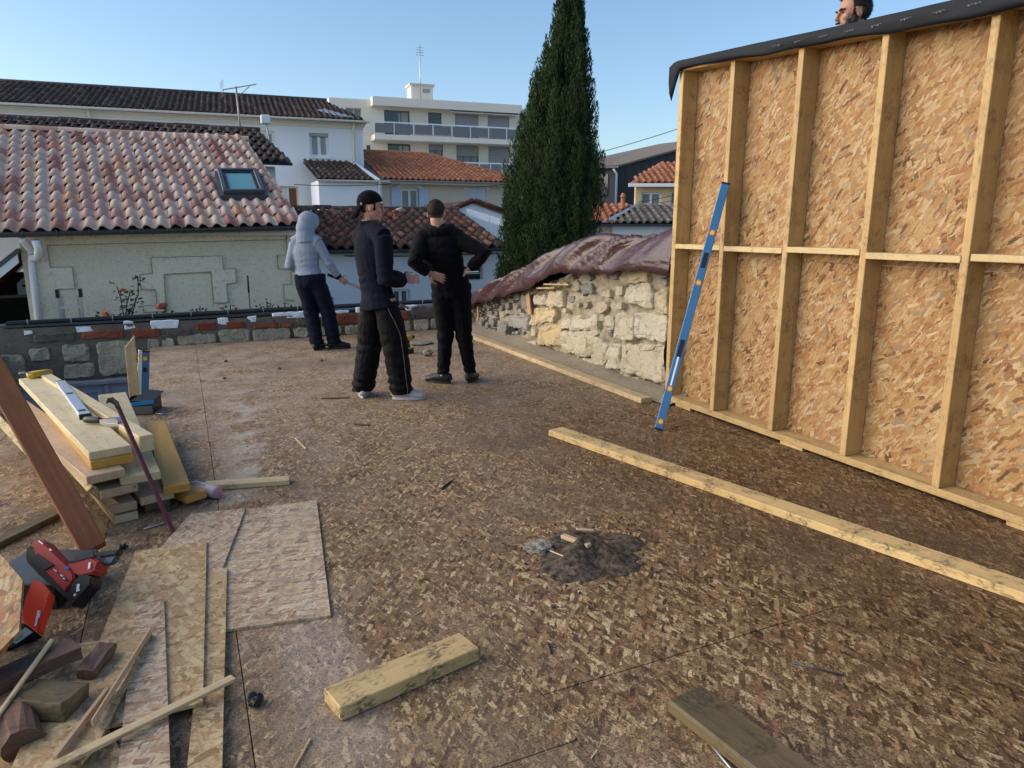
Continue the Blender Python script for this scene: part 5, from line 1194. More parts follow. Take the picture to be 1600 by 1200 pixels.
# ------------------------------------------------------------------ strand board offcuts
def offcut(label, poly, z, t_, mat, ang=0, tilt=None, name='board_offcut'):
    """polygon of deck coordinates; local X turned by ang so the strands run that way"""
    cx = sum(p[0] for p in poly) / len(poly); cy = sum(p[1] for p in poly) / len(poly)
    mw = Matrix.Translation((cx, cy, z)) @ (tilt or Matrix.Identity(4)) @ Matrix.Rotation(R(ang), 4, 'Z'); inv = Matrix.Rotation(R(-ang), 4, 'Z')
    P = [inv @ Vector((p[0] - cx, p[1] - cy, 0)) for p in poly]
    if sum(P[i].x * P[(i + 1) % len(P)].y - P[(i + 1) % len(P)].x * P[i].y for i in range(len(P))) < 0: P = P[::-1]
    bm = bmesh.new(); add_prism(bm, [(p.x, p.y) for p in P], t_)
    return tag(from_bm(name, bm, M[mat], None, mw), label, 'board offcut', 'strand board offcuts')
offcut('largest pale strand board offcut, lying clear on the right', [(.075, 3.885), (.562, 3.845), (.405, 2.595), (-.10, 2.68)], .0005, .0115, 'osb_pale', 12)
offcut('pale strand board strip lying skewed across the top of the largest offcut', [(-.08, 3.90), (.19, 3.86), (.035, 3.15), (-.16, 3.15), (-.27, 3.36)], .0125, .0115, 'osb_pale', 70)
offcut('yellowish strand board offcut beside the nail gun', [(-.318, 3.49), (-.014, 3.478), (-.066, 2.2), (-.40, 2.2), (-.41, 2.6)], .0245, .0115, 'osb_yellow', 0)
offcut('long narrow strand board strip under the right edge of the yellowish offcut', [(-.02, 3.20), (.058, 3.165), (-.045, 1.6), (-.14, 1.6)], .0122, .0115, 'osb_yellow', 85)
offcut('narrow pale strand board strip lying on the yellowish offcut', [(-.288, 2.93), (-.188, 2.94), (-.145, 1.6), (-.285, 1.6)], .0365, .0115, 'osb_pale', 10)
offcut('brownish trapezoid strand board piece with a splintered edge in the bottom left heap', [(-.455, 2.69), (-.222, 2.665), (-.29, 2.34), (-.34, 2.1), (-.42, 1.95), (-.56, 1.95), (-.52, 2.4)], .049, .012, 'osb_yellow', 30)
offcut('dirty yellow strand board sheet at the bottom left corner under the scrap wood', [(-.95, 2.40), (-.40, 2.42), (-.26, 2.0), (-.3, 1.6), (-.95, 1.6)], .0122, .0115, 'osb_yellow', 15)
offcut('large fresh strand board sheet propped up at the left edge', [(-1.15, 2.95), (-.80, 3.25), (-.60, 2.82), (-.565, 2.52), (-.72, 2.30), (-1.15, 2.35)], .19, .013, 'osb_fresh', 35, Matrix.Rotation(R(10), 4, 'X') @ Matrix.Rotation(R(-16), 4, 'Y'))
T('board_strip', 'long splintered strand board strip lying across the offcuts', (-.56, 1.95, .085), (.03, 2.262, .055), .032, .012, 'sole', cat='strip', bevel=.001)
T('splinter', 'thin curved splinter standing along the edge of the brownish offcut', (-.225, 2.66, .07), (-.36, 2.16, .085), .006, .022, 'plank_pink', cat='splinter', bevel=.001)
T('splinter', 'thin splinter leaning over the scrap blocks in the bottom left corner', (-.66, 2.10, .09), (-.505, 2.56, .165), .014, .010, 'sole', cat='splinter', bevel=.002)
T('splinter', 'pale splinter lying between the scrap blocks and the narrow strip', (-.44, 2.05, .075), (-.335, 2.33, .075), .012, .02, 'plank_pink', cat='splinter', bevel=.001)
T('scrap_wedge', 'dark wedge-shaped wood scrap at the left of the heap', (-.69, 2.42, .115), (-.44, 2.545, .125), .09, .045, 'dark_wood', cat='scrap', bevel=.002)
T('scrap_block', 'olive-brown square block in the bottom left heap', (-.565, 2.375, .085), (-.415, 2.29, .085), .125, .06, 'mouldy', up=(.2, 0, 1), cat='scrap', bevel=.002)
T('scrap_block', 'small dark red-brown block on the brownish offcut', (-.405, 2.435, .082), (-.355, 2.585, .085), .06, .035, 'dark_wood', cat='scrap', bevel=.002)
bm = bmesh.new(); add_tube(bm, [(-.60, 2.36, .075), (-.575, 2.30, .07), (-.535, 2.17, .062)], [.05, .054, .052], 16); [setattr(v, 'co', v.co + Vector((mnoise.noise(v.co * 40), mnoise.noise(v.co * 43 + Vector((3, 0, 0))), mnoise.noise(v.co * 37))) * .010) for v in bm.verts]; tag(from_bm('log_stub', bm, M['dark_wood'], None), 'rounded brown log stub in the bottom left corner', 'scrap')

for o in [q for q in bpy.data.objects if q.get('category') == 'scrap']:      # hacked, uneven scraps
    rs = random.Random(o.name)
    if o.name.startswith('log'): continue
    bm = bmesh.new(); bm.from_mesh(o.data); bmesh.ops.subdivide_edges(bm, edges=bm.edges[:], cuts=2, use_grid_fill=True)
    for v in bm.verts: v.co += Vector((mnoise.noise(v.co * 31), mnoise.noise(v.co * 37 + Vector((4, 0, 0))), mnoise.noise(v.co * 29 + Vector((0, 7, 0))))) * .009
    bm.to_mesh(o.data); bm.free()

# ------------------------------------------------------------------ nail gun, its case and battery
fwd_ = Vector((math.sin(R(24.6)) * math.cos(R(12.45)), math.cos(R(24.6)) * math.cos(R(12.45)), -math.sin(R(12.45)))); rgt_ = Vector((math.cos(R(24.6)), -math.sin(R(24.6)), 0)); upv_ = rgt_.cross(fwd_)
# the tool lies on its side, tipped up on its case: local x to its right, y along its back
NG = empty('nail_gun', (-.55, 3.4, 0), 'red and black cordless nail gun lying on its dark case', 'nail gun')
ox = rgt_; oy = (Vector((0, 0, 1)) * .80 + Vector((fwd_.x, fwd_.y, 0)).normalized() * .60).normalized(); oz = ox.cross(oy)
# size 1 unit = 1 m in the plane of the tool
GM = Matrix((ox, oy, oz)).transposed().to_4x4(); GM.translation = Vector((-.685, 3.305, .290))
S_ = 1 / 5.714 * .00240
def gp(pts, z0, z1, name, mat, parent, bev=.004):
    P = [(x * S_, -y * S_ * 1.0) for x, y in pts]
    if sum(P[i][0] * P[(i + 1) % len(P)][1] - P[(i + 1) % len(P)][0] * P[i][1] for i in range(len(P))) < 0: P = P[::-1]
    bm = bmesh.new(); add_prism(bm, P, z1 - z0, Matrix.Translation((0, 0, z0)))
    if bev: bmesh.ops.bevel(bm, geom=bm.edges[:], offset=bev, segments=2, affect='EDGES', clamp_overlap=True)
    return from_bm(name, bm, M[mat] if isinstance(mat, str) else mat, parent, GM, smooth=False)
M['tool_red'] = mat_plain('red_tool_plastic', (.36, .032, .030), .42, .12, 15); M['bright_red'] = mat_plain('bright_red_plastic', (.75, .055, .022), .45, .06)
gp([(130, 170), (110, 220), (140, 320), (300, 450), (600, 640), (690, 740), (725, 700), (700, 640), (640, 600), (240, 280), (190, 200)], -.035, .03, 'frame_rail', 'black_plastic', NG)
gp([(170, 150), (200, 115), (255, 125), (420, 270), (550, 370), (645, 440), (665, 500), (605, 612), (380, 425), (240, 285)], -.045, .045, 'housing', 'tool_red', NG, .006)
gp([(225, 285), (262, 262), (452, 366), (375, 417), (300, 372)], .0452, .052, 'grip_pad', 'black_plastic', NG, .002)
gp([(440, 400), (620, 505), (600, 520), (470, 425)], .0452, .047, 'side_badge', 'black_plastic', NG, 0)
gp([(545, 385), (575, 375), (600, 400), (565, 412)], .0452, .048, 'blue_button', mat_plain('blue_button', (.03, .10, .45), .4), NG, 0)
gp([(550, 365), (640, 268), (720, 258), (850, 330), (842, 372), (815, 405), (820, 440), (700, 472), (645, 440)], -.05, .04, 'head', 'tool_red', NG, .006)
gp([(570, 352), (640, 270), (780, 232), (800, 290), (665, 322)], .0402, .045, 'head_bumper', 'black_plastic', NG, .002)
gp([(690, 240), (985, 196), (960, 250), (820, 280)], -.03, .012, 'magazine', 'black_plastic', NG); gp([(700, 280), (960, 258), (930, 330), (830, 352)], -.03, .005, 'magazine_rail', 'zinc', NG)
gp([(660, 510), (712, 450), (822, 472), (826, 545), (745, 640), (705, 745), (622, 642)], -.04, .045, 'nose', 'black_plastic', NG)
for pts in ([(765, 345), (785, 340), (790, 400), (770, 405)], [(705, 542), (732, 540), (730, 570), (745, 600), (715, 612)], [(700, 630), (720, 625), (715, 650), (698, 648)]): gp(pts, .0455, .047, 'white_logo', 'white_paint', NG, 0)
for pts in ([(240, 135), (290, 165), (282, 174), (235, 145)], [(365, 212), (388, 226), (380, 236), (358, 222)], [(530, 452), (560, 468), (554, 476), (526, 460)], [(565, 482), (585, 492), (578, 500), (560, 490)], [(455, 405), (490, 424), (486, 430), (452, 411)]): gp(pts, .0472, .0482, 'white_logo', 'white_paint', NG, 0)
cs = empty('tool_case', (-.62, 3.2, 0), 'black plastic tool case under the nail gun', 'case')
mwc = fr((-.80, 3.34, 0), -24); box('case_body', (0, -.12, .001), (.30, .18, .105), M['black_plastic'], cs, .008, mwc); box('case_lid_rim', (-.004, -.124, .106), (.304, .184, .118), M['zinc'], cs, .003, mwc)
bt = empty('battery_pack', (-.55, 2.9, .03), 'bright red and black battery pack with a green label in front of the nail gun', 'battery')
GM2 = GM.copy(); ax_ = Vector((0, 0, 1)); GMs = GM; 
oy2 = (Vector((0, 0, 1)) * .60 + Vector((fwd_.x, fwd_.y, 0)).normalized() * .80).normalized(); oz2 = ox.cross(oy2); GM = Matrix((ox, oy2, oz2)).transposed().to_4x4(); GM.translation = Vector((-.677, 3.265, .300))
gp([(290, 505), (400, 540), (512, 640), (527, 800), (552, 1000), (385, 905), (342, 845), (302, 690)], -.045, .0, 'red_shell', 'bright_red', bt, .005)
gp([(250, 1080), (380, 906), (548, 1003), (440, 1060), (352, 1165)], -.05, -.006, 'black_base', 'black_plastic', bt, .004)
gp([(345, 1068), (420, 952), (505, 995), (405, 1100)], -.0055, -.004, 'label_sheet', mat_plain('label_grey', (.30, .34, .40), .5), bt, 0); gp([(360, 1062), (395, 1005), (430, 1025), (395, 1080)], -.0035, -.0025, 'green_print', mat_plain('label_green', (.06, .26, .15), .5), bt, 0)
gp([(255, 1092), (352, 1122), (350, 1166), (300, 1150)], -.0055, -.003, 'red_corner', 'bright_red', bt, 0); gp([(253, 1080), (330, 1105), (326, 1120), (256, 1093)], -.0028, -.0018, 'blue_corner', mat_plain('deep_blue', (.03, .03, .30), .5), bt, 0)
for pts in ([(475, 820), (490, 812), (520, 940), (505, 950)], [(495, 830), (506, 826), (515, 870), (503, 872)], [(470, 805), (500, 808), (498, 818), (472, 815)]): gp(pts, .0005, .0018, 'white_logo', 'white_paint', bt, 0)
GM = GMs

# ------------------------------------------------------------------ dirt pile and litter
dp_ = empty('dirt_heap', (1.6, 2.68, 0), 'small heap of dark earth and debris on the deck', 'dirt heap')
t = NT('dark_earth', .95, .1); p = t.pos(); n1 = t.noise(p, 30, 5, .7); t.col(t.mix(t.smooth(n1, .35, .7), (.045, .034, .026), (.17, .132, .10))); t.bump(n1, .9, .02); M['earth'] = t.done()
bm = bmesh.new(); g = {}
N_ = 90
for i in range(N_ + 1):
    for j in range(N_ + 1):
        x, y = 1.22 + .86 * i / N_, 2.32 + .74 * j / N_; u, v = (x - 1.62) / .27, (y - 2.66) / .22
        r = math.hypot(u - .15 * v, v) + .30 * mnoise.noise(Vector((x * 6, y * 6, 1))) + .16 * mnoise.noise(Vector((x * 17, y * 17, 2)))
        zz = max(0, 1 - r) ** .9 * .065 * (1.0 + .8 * mnoise.noise(Vector((x * 11, y * 11, 5)))) + .014 * max(0, 1 - r) * mnoise.noise(Vector((x * 42, y * 42, 9)))
        hole = math.hypot((x - 1.74) / .13, (y - 2.74) / .08)
        if hole < 1: zz *= hole ** 2
        g[i, j] = (bm.verts.new((x, y, zz + .0006)), zz)
for i in range(N_):
    for j in range(N_):
        q = [g[i, j], g[i + 1, j], g[i + 1, j + 1], g[i, j + 1]]
        if max(k[1] for k in q) > .0022: bm.faces.new([k[0] for k in q])
bmesh.ops.delete(bm, geom=[v for v in bm.verts if not v.link_faces], context='VERTS')
from_bm('earth_mound', bm, M['earth'], dp_, smooth=True)
bm = bmesh.new(); rs = random.Random(6)
for k in range(260):
    a = rs.uniform(0, 6.283); rr = abs(rs.gauss(.24, .13)); x, y = 1.60 + rr * math.cos(a) * 1.25, 2.66 + rr * math.sin(a); s_ = rs.uniform(.0015, .006) * (1 if rs.random() < .93 else 1.8)
    add_box(bm, (-s_, -s_ * .8, 0), (s_, s_ * .8, s_ * 1.1), Matrix.Translation((x, y, .001)) @ Matrix.Rotation(a * 7, 4, 'Z') @ Matrix.Rotation(rs.uniform(-.5, .5), 4, 'X'))
tag(from_bm('crumbs', bm, M['earth'], dp_), kind='stuff')
bm = bmesh.new(); bmesh.ops.create_icosphere(bm, subdivisions=4, radius=1)
for v in bm.verts: v.co = Vector((v.co.x * .075, v.co.y * .065, max(v.co.z, 0) * .03)) * (1 + .35 * mnoise.noise(v.co * 2) + .15 * mnoise.noise(v.co * 7))
from_bm('ash_clump', bm, M['mortar'], dp_, Matrix.Translation((1.43, 2.81, .001)))
for a, b, w, h in (((1.55, 2.80, .045), (1.60, 2.63, .055), .03, .018), ((1.66, 2.86, .035), (1.74, 2.82, .03), .02, .008), ((1.43, 2.70, .035), (1.46, 2.60, .04), .008, .006)): timber('wood_chip', a, b, w, h, M['plank_pink'], dp_)
rs = random.Random(17)
tag(tube('dark_screw', [(1.26, 3.74, .007), (1.36, 3.84, .007)], [.007, .005], M['black_plastic'], None, 6), 'dark bolt lying on the deck in front of the man in white shoes', 'bolt')
tag(tube('long_screw', [(1.82, 1.62, .004), (1.93, 1.49, .004)], [.003, .0025], M['zinc'], None, 6), 'long steel screw lying on the deck at lower right', 'screw')
tag(tube('steel_rod', [(1.300, 1.475, .006), (1.27, 1.22, .006)], .004, M['steel'], None, 6), 'thin steel rod along the mouldy offcut', 'rod')
tag(tube('short_screw', [(1.10, 2.08, .005), (1.08, 2.02, .005)], .004, M['black_plastic'], None, 6), 'short black screw in the board seam right of the square-cut offcut', 'screw')
tag(tube('short_nail', [(-.30, 3.83, .006), (-.20, 3.87, .006)], .004, M['steel'], None, 6), 'bright nail on the deck below the plank pile', 'nail')
T('twig', 'pale stick lying upright to the view in the middle of the deck', (.63, 5.15, .006), (.66, 4.85, .006), .014, .01, 'sole', cat='stick', bevel=.002)
T('twig', 'dark curved stick on the deck beside the white shoes', (1.02, 6.32, .007), (1.25, 6.25, .007), .018, .01, 'dark_wood', cat='stick', bevel=.002)
T('twig', 'dark short stick on the deck nearer than the white shoes', (1.10, 5.35, .007), (1.20, 5.28, .007), .02, .01, 'dark_wood', cat='stick', bevel=.002)
T('twig', 'pale splinter of wood at the bottom left of the deck by the strip', (.16, 1.83, .005), (.22, 1.93, .005), .006, .006, 'sole', cat='stick', bevel=.001)
crumple('dark_stone', 'small black lump on the deck right of the offcut heap', (.087, 2.17, .0005), (.022, .026, .02), M['black_plastic'], 9, 'stone', .75)
crumple('dark_stone', 'tiny dark lump at the foot of the red-brown board', (-.38, 3.62, .0005), (.018, .016, .014), M['black_plastic'], 12, 'stone', .75)
crumple('rubble_lump', 'grey lump of mortar on the deck right of the yellow drill', (2.56, 8.0, .0005), (.06, .05, .045), M['mortar'], 14, 'rubble', .3)
crumple('rubble_lump', 'flat patch of debris on the deck at the foot of the back parapet', (2.75, 8.9, .0005), (.16, .14, .02), M['mortar'], 15, 'rubble', .3)
crumple('brick_bit', 'broken bit of red brick on the parapet gutter by the rose bush', (-.30, 10.6, .42), (.07, .05, .05), M['brick'], 18, 'brick', .3)
for i, (x, y) in enumerate(((.85, 7.9), (.28, 7.6), (.35, 8.6), (1.35, 8.2))):
    crumple('dark_stone', ['dark pebble on the deck nearest the hooded man', 'dark pebble on the deck left of the dusty streak', 'dark pebble on the deck nearest the back parapet', 'dark pebble on the deck between the hooded man and the man in the cap'][i], (x, y, .0005), (.02, .018, .012), M['mortar_dark'], 40 + i, 'stone', .3)
bm = bmesh.new()
for k in range(170):
    x, y = (rs.uniform(-.2, 3.4), rs.uniform(1.2, 9.5)) if k % 3 else (rs.gauss(.4, .5), rs.gauss(3.2, 1.3))
    if y < .9: continue
    if x < HX1 + .1 and y > HY0 - .1: continue
    a = rs.uniform(0, math.pi); l = rs.uniform(.004, .018); w = rs.uniform(.001, .003); m = Matrix.Translation((x, y, .003)) @ Matrix.Rotation(a, 4, 'Z') @ Matrix.Rotation(rs.uniform(-.3, .3), 4, 'Y')
    add_box(bm, (-l, -w, -.001), (l, w, .002), m)
tag(from_bm('wood_shavings', bm, mat_plain('shavings', (.42, .30, .18), .8, .4, 3)), 'scattered wood shavings and splinters over the deck', 'shavings', kind='stuff')
# cordless drill by the parapet
dl = empty('cordless_drill', (2.42, 8.27, 0), 'yellow and black cordless drill standing on the deck between the men', 'drill')
mwd = fr((2.40, 8.27, 0), 35)
box('battery', (-.045, -.04, .001), (.065, .04, .055), M['black_plastic'], dl, .008, mwd); box('battery_band', (-.047, -.042, .056), (.067, .042, .072), M['tool_yellow'], dl, .005, mwd)
bm = bmesh.new(); add_tube(bm, [mwd @ Vector(p) for p in ((.0, 0, .07), (-.006, 0, .11), (-.012, 0, .165))], [(.026, .018), (.022, .016), (.026, .019)], 12); from_bm('handle', bm, M['black_plastic'], dl, smooth=True)
bm = bmesh.new(); add_tube(bm, [mwd @ Vector(p) for p in ((-.075, 0, .19), (-.06, 0, .19), (.04, 0, .19), (.06, 0, .19))], [.02, .034, .034, .026], 14); from_bm('motor_housing', bm, M['tool_yellow'], dl, smooth=True)
bm = bmesh.new(); add_tube(bm, [mwd @ Vector(p) for p in ((.06, 0, .19), (.09, 0, .19), (.12, 0, .19), (.13, 0, .19))], [.024, .024, .016, .006], 14); from_bm('chuck', bm, M['black_plastic'], dl, smooth=True)

# ------------------------------------------------------------------ people
RT = Vector((math.cos(R(24.6)), -math.sin(R(24.6)), 0)); FW = Vector((math.sin(R(24.6)), math.cos(R(24.6)), 0)); UP = Vector((0, 0, 1))
def add_ell(bm, c, ax, rad, sub=3):
    r = bmesh.ops.create_icosphere(bm, subdivisions=sub, radius=1)
    for v in r['verts']: v.co = Vector(c) + ax[0] * (v.co.x * rad[0]) + ax[1] * (v.co.y * rad[1]) + ax[2] * (v.co.z * rad[2])
def skin_over(name, bm, voxel, mat, parent, smooth_it=4, fold=None, smooth_f=.5):
    """one continuous surface over all the volumes in bm"""
    bmesh.ops.recalc_face_normals(bm, faces=bm.faces)
    me = bpy.data.meshes.new(name + '_src'); bm.to_mesh(me); bm.free()
    o = bpy.data.objects.new(name + '_src', me); COL.objects.link(o)
    m = o.modifiers.new('r', 'REMESH'); m.mode = 'VOXEL'; m.voxel_size = voxel
    s = o.modifiers.new('s', 'SMOOTH'); s.iterations = smooth_it; s.factor = smooth_f
    dg = bpy.context.evaluated_depsgraph_get(); out = bpy.data.meshes.new_from_object(o.evaluated_get(dg))
    bpy.data.objects.remove(o); bpy.data.meshes.remove(me); out.name = name
    if fold:
        ns = [v.normal.copy() for v in out.vertices]
        for v, n_ in zip(out.vertices, ns): v.co += n_ * fold(v.co)
    out.materials.clear(); out.shade_smooth()
    return mobj(name, out, mat, parent)
def add_head(bm, c, f, u, s=1.0):
    f = f.normalized(); u = (u - f * u.dot(f)).normalized(); r = f.cross(u); ax = (r, f, u); c = Vector(c)
    P = lambda x, y, z: c + (r * x + f * y + u * z) * s
    E_ = lambda p, q: add_ell(bm, P(*p), ax, [k * s for k in q])
    E_((0, -.012, .030), (.075, .094, .092)); E_((0, .020, -.040), (.058, .066, .072)); E_((0, .060, -.100), (.027, .026, .020)); E_((0, .030, -.085), (.046, .048, .032))
    E_((0, .074, .026), (.047, .018, .013)); E_((0, .084, -.066), (.022, .013, .010)); E_((0, .085, -.078), (.018, .012, .007))
    for sx in (-1, 1): E_((sx * .036, .056, -.020), (.024, .026, .028)); E_((sx * .076, -.010, -.008), (.009, .022, .033)); E_((sx * .078, .0, .004), (.008, .018, .020))
    add_tube(bm, [P(0, .078, .026), P(0, .095, .0), P(0, .109, -.028), P(0, .094, -.038)], [.007 * s, .009 * s, .0135 * s, .010 * s], 8)
    return P, ax
def add_hand(bm, wrist, d, nrm, side, curl=.5, s=1.0, spread=.10):
    """five fingers: d = pointing direction, nrm = back of the hand, side = +1 thumb on the left of d seen from nrm"""
    d = d.normalized(); nrm = (nrm - d * nrm.dot(d)).normalized(); l = nrm.cross(d) * side; w = Vector(wrist)
    add_ell(bm, w + d * .048 * s, (l, d, nrm), (.040 * s, .052 * s, .017 * s)); add_ell(bm, w + d * .075 * s, (l, d, nrm), (.041 * s, .022 * s, .014 * s))
    for k, (off, L) in enumerate(((.031, .072), (.0105, .082), (-.0105, .076), (-.031, .058))):
        p = w + d * .085 * s + l * off * s; dd = (d + l * (off / .031) * spread).normalized(); q = [p]
        for j, fl in enumerate((.45, .32, .23)):
            a = curl * (.55 + .75 * j); dr = dd * math.cos(a) - nrm * math.sin(a); p = p + dr * L * fl * s; q.append(p)
        add_tube(bm, q, [.0092 * s, .0088 * s, .0080 * s, .0062 * s], 8)
    t0 = w + d * .022 * s + l * .030 * s; t1 = t0 + (d * .55 + l * .75 - nrm * .2).normalized() * .036 * s; t2 = t1 + (d * .85 + l * .35 - nrm * .35).normalized() * .03 * s; t3 = t2 + (d * .95 - nrm * .4).normalized() * .024 * s
    add_tube(bm, [t0, t1, t2, t3], [.013 * s, .011 * s, .0095 * s, .007 * s], 8)
def folds(amp, fx, seed, zs=()):
    def f(p):
        q = Vector((p.x * fx, p.y * fx, p.z * fx * .7)) + Vector((seed, seed * .7, 0))
        w_ = q + Vector((mnoise.noise(q * .6), mnoise.noise(q * .6 + Vector((5, 0, 0))), 0)) * 1.2
        rg = 1 - abs(mnoise.noise(Vector((w_.x * 1.3, w_.y * 1.3, w_.z * 2.2)))) * 3; rg2 = 1 - abs(mnoise.noise(Vector((w_.x * 2.2 + 9, w_.y * 2.2, w_.z * 1.5)))) * 3.5
        a = amp * (.7 * mnoise.noise(q) + .9 * max(0, rg) ** 1.5 + .7 * max(0, rg2) ** 1.5 + .25 * mnoise.noise(q * 3.1) - .35)
        for z0, h, k, am in zs:
            t_ = max(0, 1 - abs(p.z - z0) / h)
            if t_: a += am * t_ * math.sin(p.z * k + 3.5 * mnoise.noise(Vector((p.x * 9, p.y * 9, p.z * 5 + seed))))
        return a
    return f
def fabric(name, c, rough=.85, scale=220, var=.2):
    t = NT(name, rough, .08); p = t.objc(); n = t.noise(p, scale, 2); n2 = t.noise(p, 9, 4, .6); n3 = t.noise(p, 60, 3, .6)
    t.col(t.mix(t.math('ADD', t.math('MULTIPLY', n, .45), t.math('MULTIPLY', n2, .55)), [x * (1 - var) for x in c], [x * (1 + var) for x in c]))
    t.b.inputs['Sheen Weight'].default_value = .03; t.b.inputs['Sheen Roughness'].default_value = .5
    t.bump(t.math('ADD', n, n3), .25, .003); return t.done()
def skin_mat(name, c):
    t = NT(name, .5, .35); p = t.objc(); n = t.noise(p, 18, 4, .6); t.col(t.mix(n, [c[0] * .85, c[1] * .78, c[2] * .76], [c[0] * 1.1, c[1] * 1.06, c[2] * 1.04]))
    t.b.inputs['Subsurface Weight'].default_value = .12; t.b.inputs['Subsurface Radius'].default_value = (.012, .004, .002); t.bump(t.noise(p, 160, 2), .1, .002); return t.done()
M['skin'] = skin_mat('skin_light', (.46, .27, .20)); M['skin_tan'] = skin_mat('skin_tan', (.40, .23, .165))
M['hair_dark'] = mat_plain('dark_hair', (.014, .010, .008), .6, .4, 120, bump=.5, bscale=200); M['hair_brown'] = mat_plain('cropped_brown_hair', (.024, .015, .011), .7, .4, 120, bump=.5, bscale=240)
M['navy_wool'] = fabric('navy_jacket', (.0055, .007, .015)); M['black_cotton'] = fabric('black_cotton', (.0045, .0045, .007)); M['black_track'] = fabric('black_track_fabric', (.005, .005, .0065), .65, 300)
M['grey_marl'] = fabric('grey_marl', (.23, .27, .34), .9, 260, .25); M['navy_work'] = fabric('navy_work_trousers', (.006, .008, .018)); M['shoe_black'] = mat_plain('black_leather', (.012, .012, .014), .4, .3, 20); M['shoe_white'] = mat_plain('worn_white_leather', (.42, .43, .45), .55, .2, 25)
M['sole_rubber'] = mat_plain('shoe_sole', (.03, .03, .03), .7); M['sole_white'] = mat_plain('pale_sole', (.50, .50, .50), .6); M['sock'] = mat_plain('white_sock', (.70, .71, .74), .9)
M['eye'] = mat_plain('eye_dark', (.02, .014, .012), .2)

def shoe(p, toe, mat, smat, parent, L=.285):
    """p = ankle point above the ground, toe = direction"""
    g_ = Vector((p.x, p.y, 0)) + Vector((0, 0, p.z)); t_ = Vector((toe.x, toe.y, 0)).normalized(); s = t_.cross(UP); z0 = shoe.z
    base = Vector((p.x, p.y, z0)); bm = bmesh.new()
    add_tube(bm, [base - t_ * .075 + UP * .03, base - t_ * .06 + UP * .055, base - t_ * .01 + UP * .06, base + t_ * .06 + UP * .050, base + t_ * .13 + UP * .040, base + t_ * .185 + UP * .032, base + t_ * .20 + UP * .028],
             [(.026, .028), (.040, .050), (.044, .060), (.046, .052), (.049, .041), (.041, .031), (.018, .016)], 14, ref=s)
    add_tube(bm, [base + UP * .05 - t_ * .012, base + UP * .105 - t_ * .02], [.045, .043], 12)
    sh = skin_over('shoe', bm, .006, mat, parent, 3)
    bm = bmesh.new(); out = []
    for k in range(20):
        a = 2 * math.pi * k / 20; x, y = math.cos(a), math.sin(a); w = .047 - .010 * max(0, -x) + .002 * x; out.append((.06 + .143 * x, w * y * (1 - .1 * x * x)))
    m = Matrix((t_, s * -1, UP)).transposed().to_4x4(); m.translation = base + UP * .001; add_prism(bm, out, .024, m); bmesh.ops.recalc_face_normals(bm, faces=bm.faces)
    from_bm('sole', bm, smat, sh)
    bm = bmesh.new()
    for k in range(4): q = base + t_ * (.045 + .022 * k) + UP * (.100 - .012 * k - .008); add_tube(bm, [q - s * .028 - UP * .006, q + UP * .003, q + s * .028 - UP * .006], .0035, 5)
    from_bm('lace', bm, M['sock'] if mat is M['shoe_white'] else M['shoe_black'], sh)
    return sh

